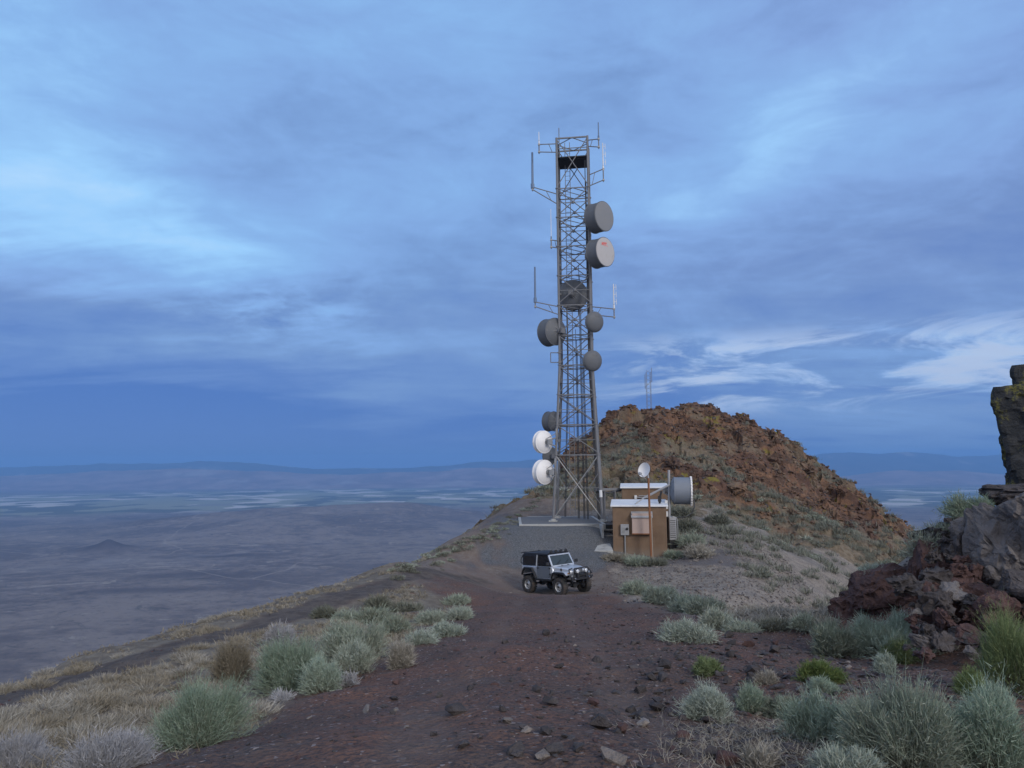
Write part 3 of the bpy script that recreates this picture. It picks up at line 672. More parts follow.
b = MB(); b.box(((PX0 + PX1) / 2, (PY0 + PY1) / 2, PAD_Z - 0.14), (PX1 - PX0 - 0.364, PY1 - PY0 - 0.364, 0.28)); b.build('gravel_bed', M['pad_top'], padt)

# ------------------------------------------------------------------ lattice tower
FY = 48.6
fl = at(553.3, 517.5, FY); fr = at(602.5, 518.5, FY)
TW = 3.2; YAW = math.radians(-8)
TC = Vector(((fl.x + fr.x) / 2 + 0.22, FY + TW / 2, PAD_Z))
top = at(570, 138, TC.y - 1.0); TH = top.z - PAD_Z
TAPER = 10.4; HB, HT = TW / 2, 1.07
tower = thing('lattice_tower', 'tall square steel lattice tower carrying the round dishes', 'radio tower', TC, YAW)
def hw(z): return HT + (HB - HT) * max(0.0, 1 - z / TAPER)
def corner(i, z):
    sx, sy = ((-1, -1), (1, -1), (1, 1), (-1, 1))[i]; h = hw(z); return Vector((sx * h, sy * h, z))
zs = [0, 4.3, 6.3, 8.3, 10.3]
while zs[-1] + 2.05 < TH - 0.6: zs.append(zs[-1] + 2.05)
zs[-1] = TH
NP = len(zs) - 1
for i in range(4):
    b = MB(); r = 0.085
    for a, c in ((0, TAPER), (TAPER, TH + 0.06)): b.tube(corner(i, a), corner(i, c), r if a == 0 else 0.078, 10)
    for z in zs[1:-1]: b.tube(corner(i, z - 0.02), corner(i, z + 0.04), 0.13, 10)
    leg = b.build('leg', M['steel'], tower, smooth=0.6)
    f = MB(); f.box((*corner(i, 0).xy, 0.03), (0.55, 0.55, 0.07)); f.tube(corner(i, 0.05), corner(i, 0.16), 0.17, 10); f.build('foot_plate', M['concrete'], leg)
for k in range(len(zs) - 1):
    za, zb = zs[k], zs[k + 1]
    b = MB(); d = MB(); zm = (za + zb) / 2
    for i in range(4):
        j = (i + 1) % 4
        w = 0.034 if k == 0 else 0.034
        d.tube(corner(i, za + 0.15), corner(j, zb - 0.05), w, 6)
        c0, c1 = corner(j, za + 0.15), corner(i, zb - 0.05); off = (corner(i, 0) + corner(j, 0)).normalized() * 0.03
        d.tube(c0 + off, c1 + off, w, 6)
        b.bar(corner(i, zb), corner(j, zb), 0.06, 0.06)
        if 0 < k < NP - 1:
            mid = (corner(i, zm) + corner(j, zm)) / 2
            b.bar(corner(i, zm), corner(j, zm), 0.035, 0.035)
            d.box(mid, (0.16, 0.16, 0.16), rot=Matrix.Rotation(PI / 4, 3, 'Z'))
    if k >= 1:
        b.bar(corner(0, zb), corner(2, zb), 0.04, 0.04) if k < NP - 1 else None
        m_ = [(corner(i, zb) + corner((i + 1) % 4, zb)) / 2 for i in range(4)]
        for i in range(4): b.bar(m_[i], m_[(i + 1) % 4], 0.045, 0.045)
    b.build('horizontal_frame', M['steel'], tower); d.build('cross_brace', M['steel_light'] if k == 0 else M['steel'], tower)
# lighter sub-bracing in the tall bottom bay, and cable runs tied to it
b = MB(); z1 = 2.15
for i in range(4):
    j = (i + 1) % 4; mid = (corner(i, z1) + corner(j, z1)) / 2
    b.bar(corner(i, z1), corner(j, z1), 0.035); b.tube(corner(i, 3.2), mid.lerp(corner(i, z1), 0.5) + Vector((0, 0, 0.0)), 0.02, 5); b.tube(corner(j, 3.2), mid.lerp(corner(j, z1), 0.5), 0.02, 5)
    b.tube(corner(i, 1.0), mid.lerp(corner(i, z1), 0.5), 0.02, 5); b.tube(corner(j, 1.0), mid.lerp(corner(j, z1), 0.5), 0.02, 5)
b.build('sub_brace', M['steel'], tower)
for (x0, y0, x1, y1, zt_) in ((0.3, 0.2, 0.25, 0.2, 17.5), (-0.1, 0.6, -0.05, 0.5, 13.0), (0.55, -0.2, 0.42, -0.1, 11.0)):
    b = MB()
    for q in (0, 0.05, 0.1): b.path([Vector((x0 + q, y0, 0.05)), Vector((x1 + q, y1, TAPER)), Vector((x1 + q, y1, zt_ - q * 14))], 0.019, 5)
    b.build('feed_cables', M['cable'], tower, smooth=0.7)
# climbing ladder, feed lines
b = MB(); lx, ly = -0.42, 0.35
for s in (-0.17, 0.17): b.bar((lx + s, ly, 0.3), (lx + s, ly, TH + 0.3), 0.045)
z = 0.6
while z < TH: b.tube((lx - 0.17, ly, z), (lx + 0.17, ly, z), 0.014, 5); z += 0.33
b.build('ladder', M['steel'], tower)
b = MB()
for q in range(3):
    ox_ = q * 0.065; ztop = TH - 1.5 - q * 1.6
    b.path([Vector((hw(0) - 0.30 + ox_, -hw(0) + 0.55, 0.1)), Vector((hw(TAPER) - 0.22 + ox_ * .8, -hw(TAPER) + 0.42, TAPER)), Vector((hw(TAPER) - 0.22 + ox_ * .8, -HT + 0.42, ztop))], 0.03, 6)
b.build('feed_cables', M['cable'], tower, smooth=0.6)
b = MB()
for q in range(2):
    b.path([Vector((-hw(0) + 0.55 + q * 0.07, hw(0) - 0.3, 0.1)), Vector((-HT + 0.4 + q * 0.06, HT - 0.2, TAPER)), Vector((-HT + 0.4 + q * 0.06, HT - 0.2, 15 - q))], 0.026, 6)
b.build('feed_cables', M['cable'], tower, smooth=0.6)
# dark mesh screens round the work platform near the top
zt = TH - 0.45
b = MB(); h = HT + 0.03
b.box((0, h, zt - 0.42), (2 * h - 0.1, 0.03, 0.95)); b.box((0, -h + 0.35, zt - 0.92), (2 * h - 0.1, 0.03, 0.1)); b.box((0, 0, zt - 0.9), (2 * h - 0.14, 2 * h - 0.2, 0.04))
for sx in (-1, 1): b.box((sx * h, 0, zt - 0.42), (0.03, 2 * h - 0.12, 0.95))
b.build('platform_screen', M['dark_steel'], tower)
b = MB()
for i in range(4):
    j = (i + 1) % 4; b.bar(corner(i, TH), corner(j, TH), 0.09); b.bar(corner(i, TH - 0.75), corner(j, TH - 0.75), 0.05)
b.build('top_frame', M['steel'], tower)
b = MB(); q = corner(1, 2.0); b.tube(corner(1, 1.55), corner(1, 2.0), 0.1, 10); b.build('white_tag', M['whip_white'], tower)

TM = Matrix.Translation(TC) @ Matrix.Rotation(YAW, 4, 'Z')
def tz(py, px=575): return at(px, py, FY + 0.5).z
def leg_pt(i, z): return TM @ corner(i, z - PAD_Z)

# ------------------------------------------------------------------ dishes
def frame_to(axis, loc):
    return Matrix.Translation(loc) @ Vector(axis).normalized().to_track_quat('Z', 'Y').to_matrix().to_4x4()
def dish(name, label, group, loc, axis, R, kind, attach=None, shell='dish_grey', face='dish_face', depth=None, logo=False):
    """microwave dish, its own axis +Z pointing where it looks; loc = centre of the front rim"""
    t = bpy.data.objects.new(name, None); COL.objects.link(t); t.matrix_world = frame_to(axis, loc); t.empty_display_size = 0.3
    tag(t, label, 'dish antenna', group)
    if depth is None: depth = R * 0.85
    sh = MB(); nb = 8
    if kind == 'drum':
        sh.lathe([(R, 0.0), (R + 0.035, -0.01), (R + 0.035, -0.07), (R, -0.075), (R, -depth), (R + 0.03, -depth - 0.01), (R + 0.03, -depth - 0.06), (R - 0.02, -depth - 0.07)], 40)
        sh.build('shroud', M[shell], t, smooth=0.7)
        bw = MB(); zb = -depth - 0.07
        bw.lathe([(R - 0.02, zb)] + [(R * c, zb - R * 0.34 * (1 - c * c)) for c in (0.9, 0.75, 0.55, 0.35, 0.2)] + [(R * 0.2, zb - R * 0.46), (0.0, zb - R * 0.46)], 40)
        bk = bw.build('reflector', M[shell], t, smooth=0.7); zr = zb - R * 0.30
        f = MB(); f.lathe([(R - 0.004, -0.02), (R * 0.99, 0.012), (R * 0.7, 0.03), (R * 0.3, 0.04), (0.0, 0.042)], 40); f.build('radome', M[face], t, smooth=0.9)
        rb = MB()
        for i in range(nb if shell != 'dish_white' else 0):
            a = 2 * PI * i / nb; c, s = math.cos(a), math.sin(a)
            rb.bar((R * 0.96 * c, R * 0.96 * s, zb - 0.02), (R * 0.22 * c, R * 0.22 * s, zb - R * 0.36), 0.05, 0.03)
        rb.lathe([(R * 0.24, zb - R * 0.28), (R * 0.24, zb - R * 0.52), (0, zb - R * 0.52)], 20)
        rb.build('back_ribs', M['steel'] if shell != 'dish_white' else M['steel_light'], bk)
        if logo:
            lg = MB(); x = -R * 0.42
            for k in range(6):
                w = 0.075; lg.box((x + k * 0.088, R * 0.52 + 0.012 * k, 0.039), (w * 0.45, 0.15, 0.008)); lg.box((x + k * 0.088 + 0.03, R * 0.52 + 0.012 * k + (0.03 if k % 2 else -0.03), 0.039), (0.06, 0.035, 0.008))
            lg.prism([(x - 0.05, 0.034), (x + 0.62, 0.034), (x + 0.62, 0.042), (x - 0.05, 0.042)], R * 0.52 - 0.10, R * 0.52 - 0.075)
            lg.build('logo', M['logo_red'], t)
    else:   # smooth convex radome over a shallow shell
        sh.lathe([(R, 0.0), (R + 0.03, -0.01), (R + 0.03, -0.07), (R * 0.96, -0.08), (R * 0.75, -R * 0.22), (R * 0.4, -R * 0.36), (0, -R * 0.4)], 36)
        bk = sh.build('reflector', M[shell], t, smooth=0.7); zr = -R * 0.3
        f = MB(); f.lathe([(R * math.cos(a), R * 0.42 * math.sin(a)) for a in np.linspace(0, PI / 2, 8)], 36); f.build('radome', M[face], t, smooth=0.9)
    mt = MB(); zz_ = zr - R * 0.42
    mt.lathe([(0.13, zr - 0.02), (0.13, zz_), (0.0, zz_)], 14); mt.box((0, 0, zz_), (0.34, 0.34, 0.12))
    if attach is not None:
        inv = t.matrix_world.inverted(); a = inv @ Vector(attach)
        for s in (-0.28, 0.28):
            o_ = inv.to_3x3() @ Vector((0, 0, s)); mt.tube(Vector((0, 0, zz_)) + o_ * 0.5, a + o_, 0.045, 8)
        up_ = inv.to_3x3() @ Vector((0, 0, 1)); mt.tube(a - up_ * 0.9, a + up_ * 0.9, 0.06, 10)
        mt.tube(Vector((R * 0.55, 0, zr + 0.1)), a + up_ * 0.6, 0.025, 6)
    mt.build('mount', M['steel'] if shell != 'dish_white' else M['steel_light'], t, smooth=0.7)
    return t
G = 'round dishes bolted to the lattice tower'
def dpos(px, py, dy=0.0): return at(px, py, FY - 0.2 + dy)
def legm(i, py): return leg_pt(i, tz(py))
dish('microwave_dish', 'topmost drum dish on the right with a plain grey face', G, dpos(604.3, 216.2, -0.6), (0.70, -0.71, -0.04), 0.98, 'drum', legm(1, 217), depth=0.86)
dish('microwave_dish', 'drum dish on the right with a pale face and small red mark', G, dpos(605.4, 251.8, -0.6), (0.70, -0.71, -0.02), 0.96, 'drum', legm(1, 252), face='dish_pale', logo=True, depth=0.82)
dish('microwave_dish', 'big dark dish seen from behind in the middle of the tower', G, dpos(573.5, 296, 2.6), (0.22, 0.93, 0.02), 1.02, 'drum', leg_pt(2, tz(296)) + Vector((-0.9, 0, 0)), depth=0.45)
dish('microwave_dish', 'dark drum dish jutting out left below the middle of the tower', G, dpos(547.5, 333, 1.8), (-0.62, 0.78, 0.03), 0.92, 'drum', legm(3, 333), depth=0.8)
dish('microwave_dish', 'upper of two small smooth grey domes on the right legs', G, dpos(594.6, 322, -0.75), (0.42, -0.88, -0.15), 0.66, 'dome', legm(1, 322), face='dish_grey')
dish('microwave_dish', 'lower of two small smooth grey domes on the right legs', G, dpos(592.6, 361, -0.75), (0.36, -0.92, -0.15), 0.66, 'dome', legm(1, 361), face='dish_grey')
dish('microwave_dish', 'dark drum dish above the white ones at the lower left', G, dpos(548, 421.5, 2.6), (-0.72, 0.66, 0.03), 0.66, 'drum', legm(3, 422), depth=0.5)
dish('microwave_dish', 'upper white drum dish low on the left legs', G, dpos(541.0, 442, 0.9), (-0.62, 0.78, 0.02), 0.72, 'drum', legm(0, 442), shell='dish_white', face='dish_white', depth=0.28)
dish('microwave_dish', 'dark dish half hidden behind the two white drums', G, dpos(550, 456, 3.2), (-0.5, 0.85, 0.02), 0.62, 'dome', legm(3, 456))
dish('microwave_dish', 'lower white drum dish low on the left legs', G, dpos(541.0, 472, 0.9), (-0.66, 0.75, 0.02), 0.78, 'drum', legm(0, 472), shell='dish_white', face='dish_white', depth=0.34)

# ------------------------------------------------------------------ whip antennas on outrigger arms
GW = 'rod antennas held out from the lattice tower'
def whip(label, px, py0, py1, dy, r, m, arms, i, kind='rod'):
    """arms: [(py at the antenna, py at the tower)]"""
    base = at(px, py1, FY + dy); topz = at(px, py0, FY + dy).z
    t = thing('whip_antenna', label, 'rod antenna', base, 0, GW)
    h = topz - base.z
    b = MB(); b.tube((0, 0, 0), (0, 0, h), r, 8, r * 0.8); b.tube((0, 0, -0.1), (0, 0, 0.22), r * 1.5, 8)
    if kind == 'loop':
        for k in range(3):
            z = h * (0.25 + 0.3 * k); b.tube((0, 0, z), (0.16, 0, z + 0.05), 0.018, 5); b.tube((0.16, 0, z - 0.18), (0.16, 0, z + 0.22), 0.018, 5)
    b.build('rod', M[m], t, smooth=0.7)
    a = MB()
    z0 = min(at(px, p[0], FY + dy).z for p in arms) - base.z
    a.tube((0, 0, z0 - 0.12), (0, 0, max(0.25, 0.0)), 0.04, 8)
    ends = []
    for pa, pt in arms:
        s = Vector((0, 0, at(px, pa, FY + dy).z - base.z)); e = leg_pt(i, tz(pt)) - base; a.tube(s, e, 0.036, 7); ends.append((s, e))
    if len(ends) > 1: a.tube(ends[0][0].lerp(ends[0][1], 0.55), ends[1][0].lerp(ends[1][1], 0.75), 0.022, 6)
    a.build('arm', M['steel'], t, smooth=0.7)
    for s, e in ends: MB().box(s, (0.14, 0.14, 0.1)).build('clamp', M['steel_light'], t)
whip('dark rod with two arms at the top right corner of the tower', 598.6, 122.5, 139, -0.2, 0.045, 'whip_blue', [(139, 141), (147, 147)], 1)
whip('thin pale rod with two arms at the top left corner of the tower', 539, 132, 144, -0.2, 0.028, 'whip_white', [(144.5, 142.5), (152, 151)], 0)
whip('thick blue grey rod on long arms left of the upper tower', 532.6, 152.5, 187, 0.6, 0.085, 'whip_blue', [(187, 193), (189.5, 203)], 0)
whip('white folded rod on slanting arms right of the upper tower', 603.2, 143, 169, 0.2, 0.04, 'whip_white', [(169, 176), (180, 187)], 1, 'loop')
whip('thin white rod close to the left leg above the middle', 551.2, 209, 240, -0.4, 0.022, 'whip_white', [(240, 240), (247, 247)], 0)
whip('thick blue grey rod on long arms left of the middle of the tower', 535.2, 267, 301, 0.4, 0.07, 'whip_blue', [(302, 306), (306.5, 314)], 0)
whip('white folded rod on long arms right of the middle of the tower', 614, 284, 308, 0.2, 0.04, 'whip_white', [(309, 307), (317, 315)], 1, 'loop')
# a mast standing on the top frame, and a bracket on the left leg
pm = at(559.2, 150, FY + 1.6)
t = thing('whip_antenna', 'thin dark rod standing upright inside the tower top', 'rod antenna', pm, 0, GW)
MB().tube((0, 0, -0.4), (0, 0, at(559.2, 128, FY + 1.6).z - pm.z), 0.03, 7).build('rod', M['steel'], t, smooth=0.7)
MB().bar((0, 0, 0.1), leg_pt(3, pm.z + 0.1) - pm, 0.05).build('arm', M['steel'], t)
pb = legm(0, 357)
t = thing('antenna_bracket', 'empty square pipe bracket on the left leg below the dark drum', 'bracket', pb, 0)
MB().path([(0, 0, 0.33), (-0.6, 0, 0.33), (-0.6, 0, -0.33), (0, 0, -0.33)], 0.03, 7).build('pipe', M['steel'], t, smooth=0.7)
for s in (0.33, -0.33): MB().box((-0.02, -0.02, s), (0.2, 0.2, 0.1)).build('clamp', M['steel'], t)
# slim mast on the far side of the hill top
pk = at(649.2, 409, 86)
t = thing('lattice_mast', 'slim distant lattice mast poking up behind the hill crest', 'mast', pk - Vector((0, 0, 1.6)))
b = MB(); hh = at(649.2, 372, 86).z - pk.z + 1.6
for s in (-0.24, 0.24):
    for q in (-0.24, 0.24): b.bar((s, q, 0), (s, q, hh), 0.034)
z = 0.4
while z < hh: b.bar((-0.24, -0.24, z), (0.24, -0.24, z + 0.3), 0.02); b.bar((0.24, 0.24, z), (-0.24, 0.24, z + 0.3), 0.02); b.bar((-0.24, -0.24, z), (-0.24, 0.24, z), 0.02); b.bar((0.24, -0.24, z), (0.24, 0.24, z), 0.02); z += 0.5
b.build('frame', M['steel'], t)
b = MB(); b.tube((0.4, 0, hh - 1.2), (0.4, 0, hh + 0.5), 0.03, 6); b.tube((-0.4, 0, hh - 2.0), (-0.4, 0, hh - 0.3), 0.03, 6); b.bar((-0.4, 0, hh - 1.8), (0.4, 0, hh - 1.0), 0.04); b.build('rod', M['steel'], t)

# ================================================================== equipment shelters
SY = 43.8; SYAW = math.radians(-9)
a = at(613.5, 553.5, SY); c = at(667, 552.5, SY); FZ = min(a.z, c.z) - 0.25
SW = c.x - a.x; roofz = at(640, 505.5, SY).z
SD = 2.6
shl = thing('equipment_shelter', 'small brown flat roofed shelter with a wall cabinet and meter box', 'shelter', ((a.x + c.x) / 2, SY, FZ), SYAW)
SYZ = Matrix.Rotation(PI / 2, 4, 'Z')          # prisms drawn as side views, then turned: x' = -y, y' = x
def shed(root, w, d, zr, rise):
    MB().prism([(0, 0), (d, 0), (d, zr - 0.1 + rise), (0, zr - 0.1)], -w / 2, w / 2, SYZ).build('wall', M['stucco'], root, bevel=0.02)
    s_ = rise / d
    MB().prism([(-0.13, zr - 0.098 - 0.13 * s_), (d + 0.13, zr - 0.098 + rise + 0.13 * s_), (d + 0.13, zr + 0.0 + rise + 0.13 * s_), (-0.13, zr + 0.0 - 0.13 * s_)], -w / 2 - 0.11, w / 2 + 0.11, SYZ).build('roof', M['roof_white'], root, bevel=0.02)
shed(shl, SW, SD, roofz - FZ + 0.03, 0.20)
# wall cabinet with a sloping hood
cx0 = at(632.3, 534, SY) - shl.location; cx1 = at(651.5, 513, SY) - shl.location
wc = MB(); wc.box(((cx0.x + cx1.x) / 2, -0.14, (cx0.z + cx1.z) / 2), (cx1.x - cx0.x, 0.28, cx1.z - cx0.z)); wc = wc.build('wall_cabinet', M['cabinet'], shl, bevel=0.012)
hd = MB(); zc = cx1.z; xl, xr = cx0.x - 0.04, cx1.x + 0.04
hd.add([(xl, 0, zc + 0.1), (xr, 0, zc + 0.1), (xl, -0.36, zc - 0.2), (xr, -0.36, zc - 0.2), (xl, 0, zc + 0.06), (xr, 0, zc + 0.06), (xl, -0.36, zc - 0.25), (xr, -0.36, zc - 0.25)],
       [(0, 2, 3, 1), (4, 5, 7, 6), (2, 6, 7, 3), (0, 4, 6, 2), (1, 3, 7, 5), (0, 1, 5, 4)]); hd.build('hood', M['galv'], wc)
b = MB(); zb_ = cx0.z; b.box(((cx0.x + cx1.x) / 2, -0.285, zb_ + 0.03), (cx1.x - cx0.x + 0.02, 0.02, 0.06)); b.build('cabinet_edge', M['rust'], wc)
m0 = at(621, 535.2, SY) - shl.location; m1 = at(629, 524.3, SY) - shl.location
mb = MB().box(((m0.x + m1.x) / 2, -0.09, (m0.z + m1.z) / 2), (m1.x - m0.x, 0.18, m1.z - m0.z)).build('meter_box', M['galv'], shl, bevel=0.01)
b = MB(); b.lathe([(0.075, 0), (0.075, 0.07), (0.05, 0.09), (0, 0.09)], 16, Matrix.Translation((m1.x - 0.11, -0.18, (m0.z + m1.z) / 2 + 0.06)) @ Matrix.Rotation(PI / 2, 4, 'X')); b.build('meter', M['black'], mb)
MB().box(((m0.x + m1.x) / 2 - 0.09, -0.185, (m0.z + m1.z) / 2 - 0.02), (0.16, 0.012, 0.3)).build('panel', M['steel_light'], mb)
b = MB(); b.tube(((m0.x + m1.x) / 2, -0.08, 0.05), ((m0.x + m1.x) / 2, -0.08, m0.z), 0.045, 10); b.tube(((m0.x + m1.x) / 2, -0.08, m0.z - .1), ((m0.x + m1.x) / 2, -0.08, m0.z), 0.06, 10); b.build('conduit', M['steel_light'], mb, smooth=0.7)
# braces and pipe on the roof
b = MB(); rz = roofz - FZ + 0.06
e0 = Vector((0.12, 0.9, rz)); 
p_pole = at(668.7, 545, SY + 0.9) - shl.location
tip = at(667, 484.5, SY + 0.9) - shl.location
b.tube(e0 + Vector((-0.35, -0.5, 0)), e0 + Vector((0.2, 0, 0.35)), 0.04, 8); b.tube(e0 + Vector((0.2, 0, 0.35)), tip, 0.065, 8); b.build('roof_strut', M['galv'], shl, smooth=0.7)
b = MB(); q = at(657.5, 503, SY + 0.7) - shl.location; b.tube((q.x, 0.7, rz - 0.02), (q.x, 0.7, rz + 0.22), 0.07, 8); b.box((q.x, 0.7, rz + 0.3), (0.2, 0.16, 0.34)); b.tube((q.x, .7, rz + .3), (q.x + .12, .7, rz + .75), .06, 8); b.build('roof_vent', M['black'], shl)
# rear shelter
RY = SY + SD + 2.4
ra = at(622.5, 515, RY); rc = at(667.5, 515, RY); rroof = at(645, 487.2, RY).z; RZ = ra.z - 0.6
rs = thing('equipment_shelter', 'brown shelter with white roof partly hidden behind the front one', 'shelter', ((ra.x + rc.x) / 2, RY, RZ), SYAW)
shed(rs, rc.x - ra.x, 2.6, rroof - RZ + 0.03, 0.16)
# pipe and lamp on the rear wall
b = MB(); q = at(636, 497.2, RY - 0.1) - rs.location; b.tube((q.x, -0.12, q.z), (q.x + 0.9, -0.12, q.z - 0.05), 0.04, 8); b.tube((q.x + .2, -0.12, q.z + .1), (q.x + 0.8, -0.12, q.z + 0.08), 0.025, 8); b.build('pipe', M['galv'], rs, smooth=0.7)
MB().box((q.x, -0.08, q.z), (0.16, 0.15, 0.24)).build('lamp', M['whip_white'], rs, bevel=0.01)

# grey condenser and posts on the right side of the front shelter
q = at(672, 546, SY + 1.0)
ac = thing('air_conditioner', 'grey outdoor cooling unit against the right side of the shelter', 'air conditioner', (q.x, q.y, q.z - 0.1))
b = MB(); b.box((0, 0, 1.15), (0.42, 0.8, 1.35)); b.build('casing', M['galv'], ac, bevel=0.03)
b = MB(); 
for k in range(9): b.box((0, -0.405, 0.65 + k * 0.12), (0.32, 0.012, 0.04))
b.build('louvre', M['black'], ac)
b = MB(); b.box((0, 0, 0.24), (0.4, 0.7, 0.46)); b.build('stand', M['black'], ac)
b = MB(); b.path([(0.18, -0.3, 0.1), (0.30, -0.3, 0.1), (0.30, -0.3, 1.6), (0.24, -0.3, 1.78), (0.0, -0.3, 1.86)], 0.035, 8); b.build('conduit', M['steel_light'], ac, smooth=0.7)

# pole with the sideways drum
q = at(669.6, 548, SY + 0.9); qt = at(668.9, 470, SY + 0.9)
pl = thing('steel_pole', 'grey steel pole holding the big side facing drum dish', 'pole', (q.x, q.y, q.z - 0.2))
b = MB(); b.tube((0, 0, 0), (qt.x - q.x, 0, qt.z - q.z + 0.2), 0.075, 12); b.build('post', M['galv'], pl, smooth=0.7)
b = MB(); b.box((-0.14, -0.06, 2.2), (0.16, 0.14, 0.3)); b.box((-0.14, -0.06, 2.75), (0.16, 0.14, 0.5)); b.build('junction_box', M['whip_white'], pl)
dd = dish('microwave_dish', 'blue grey drum dish with white rim beside the shelter', None, at(691.5, 491, SY + 0.9), (0.985, -0.17, -0.02), 0.80, 'drum', Vector((qt.x, q.y, at(669, 491, SY + 0.9).z)), face='dish_white', depth=0.98)
for ch in dd.children:
    if ch.name.startswith(('shroud', 'reflector')): ch.data.materials[0] = plain('blue grey dish shell', (0.17, 0.19, 0.225), 0.6, 0, 0.15, 2.0)
b = MB()
for i in range(28):
    t_ = 2 * PI * i / 28; b.box((0.845 * math.cos(t_), 0.845 * math.sin(t_), -0.03), (0.05, 0.05, 0.11), rot=Matrix.Rotation(t_, 3, 'Z'))
b.lathe([(0.81, 0.01), (0.85, 0.0), (0.85, -0.08), (0.81, -0.08)], 40); b.build('rim_band', M['dish_white'], dd, smooth=0.7)
g0 = at(692, 503, SY + 0.7) - dd.location
cb = MB(); pts = [at(x_, y_, SY + 0.75) for x_, y_ in ((694, 500), (694.5, 507), (692.5, 512.5), (687, 516.5), (679, 517.5), (673, 517))]
cb.path(pts, 0.03, 6); tag(cb.build('cable', M['cable'], None, smooth=0.7), 'thin black cable drooping from the side facing drum dish', 'cable')

# rusty pole with the small oval dish
q = at(651.3, 557.3, 42.75); q.z = min(q.z, gz(q.x, q.y)); qt = at(648.4, 479, q.y)
rp = thing('rusty_pole', 'thin rusty pole standing in front of the shelter wall', 'pole', (q.x, q.y, q.z - 0.15))
b = MB(); b.tube((0, 0, 0), (qt.x - q.x, 0, qt.z - q.z + 0.2), 0.062, 12); b.build('post', M['rust'], rp, smooth=0.7)
b = MB(); b.tube((0.09, 0.0, 0), (0.06, 0.0, 2.6), 0.028, 8); b.build('conduit', M['timber'], rp, smooth=0.7)
ctr = at(645.8, 470.5, q.y)
sdh = bpy.data.objects.new('satellite_dish', None); COL.objects.link(sdh); sdh.matrix_world = frame_to((-0.74, -0.62, 0.25), ctr)
tag(sdh, 'small white oval satellite dish on top of the rusty pole', 'satellite dish')
b = MB(); b.lathe([(0.0, 0.0)] + [(0.42 * r_, 0.16 * r_ * r_) for r_ in (0.25, 0.5, 0.75, 0.9, 1.0)] + [(0.432, 0.165), (0.42, 0.145)] + [(0.42 * r_, 0.16 * r_ * r_ - 0.02) for r_ in (0.9, 0.6, 0.3, 0.0)], 32); b.build('reflector', M['dish_white'], sdh, smooth=0.8)
b = MB(); inv = sdh.matrix_world.inverted(); dn = inv @ Vector(qt); dnu = (inv.to_3x3() @ Vector((0, 0, -1)))
b.tube(dnu * 0.5, dnu * 0.3 + Vector((0, 0, 0.52)), 0.022, 6); b.box(dnu * 0.3 + Vector((0, 0, 0.52)), (0.13, 0.13, 0.16)); b.build('feed_horn', M['galv'], sdh)
b = MB(); b.tube((0, 0, -0.02), (0, 0, -0.16), 0.1, 10); b.tube((0, 0, -0.12), dn, 0.05, 8); b.build('mount', M['galv'], sdh)

# ------------------------------------------------------------------ cable bridge, steps, slab
z0 = at(610, 489.5, RY).z
t = thing('cable_bridge', 'dark cable bridge running from the tower to the rear shelter', 'cable bridge', (ra.x, RY, z0))
A = leg_pt(1, z0) - t.location + Vector((-0.3, 0.5, 0)); Bv = Vector((0.05, 0.9, 0))
b = MB()
for s in (-0.28, 0.28): b.bar(A + Vector((0, s, 0)), Bv + Vector((0, s, 0)), 0.06, 0.14)
for k in range(9): pk_ = A.lerp(Bv, k / 8); b.bar(pk_ + Vector((0, -0.28, 0)), pk_ + Vector((0, 0.28, 0)), 0.05)
b.build('tray', M['steel'], t)
b = MB()
for s in (-0.2, -0.1, 0.0, 0.1, 0.2): b.path([A + Vector((0.1, s, -0.06)), A.lerp(Bv, 0.5) + Vector((0, s, -0.24)), Bv + Vector((0, s, -0.08))], 0.055, 8)
b.build('cables', M['cable'], t, smooth=0.7)
for f_ in (0.35, 0.75):
    b = MB(); pp = A.lerp(Bv, f_)
    for s in (-0.26, 0.26): b.tube((pp.x, pp.y + s, -0.05), (pp.x, pp.y + s, PAD_Z - z0 - 0.05), 0.045, 8)
    b.build('post', M['steel'], t, smooth=0.7)
s0 = at(607, 540, 45.3)
st = thing('steps', 'low timber steps between the pad and the shelter', 'steps', (at(611.3, 540, 45.4).x, 45.4, at(610, 541.5, 45.4).z))
hstep = PAD_Z - st.location.z
b = MB(); b.box((-0.52, 0.5, hstep / 2), (0.14, 1.3, hstep + 0.02)); b.build('side_wall', M['concrete'], st, bevel=0.01)
b = MB(); b.box((0.02, 0.3, hstep * 0.33), (0.92, 0.28, 0.06)); b.box((0.02, 0.75, hstep * 0.66), (0.92, 0.28, 0.06)); b.build('tread', M['timber'], st)
b = MB(); b.box((0.02, 1.1, hstep / 2 - 0.05), (0.92, 0.04, hstep)); b.build('opening_shade', M['black'], st)  # black sheet behind the treads, paints the shade inside the dark opening
sl = [at(594.5, 551.8, 43.5), at(613.2, 552.3, 43.5)]
zsl = sl[0].z + 0.05; zfar = at(607, 541, 45.35).z + 0.03
b = MB(); b.add([(sl[0].x, 43.6, zsl), (sl[1].x + .02, 43.6, zsl), (sl[1].x + .02, 45.35, zfar), (sl[0].x + 0.55, 45.35, zfar)] + [(sl[0].x, 43.6, zsl - .3), (sl[1].x + .02, 43.6, zsl - .3), (sl[1].x + .02, 45.35, zsl - .3), (sl[0].x + 0.55, 45.35, zsl - .3)],
                [(0, 1, 2, 3), (7, 6, 5, 4), (0, 4, 5, 1), (1, 5, 6, 2), (2, 6, 7, 3), (3, 7, 4, 0)])
tag(b.build('concrete_slab', M['concrete'], None, bevel=0.015), 'flat grey concrete slab on the ground left of the shelter', 'slab')

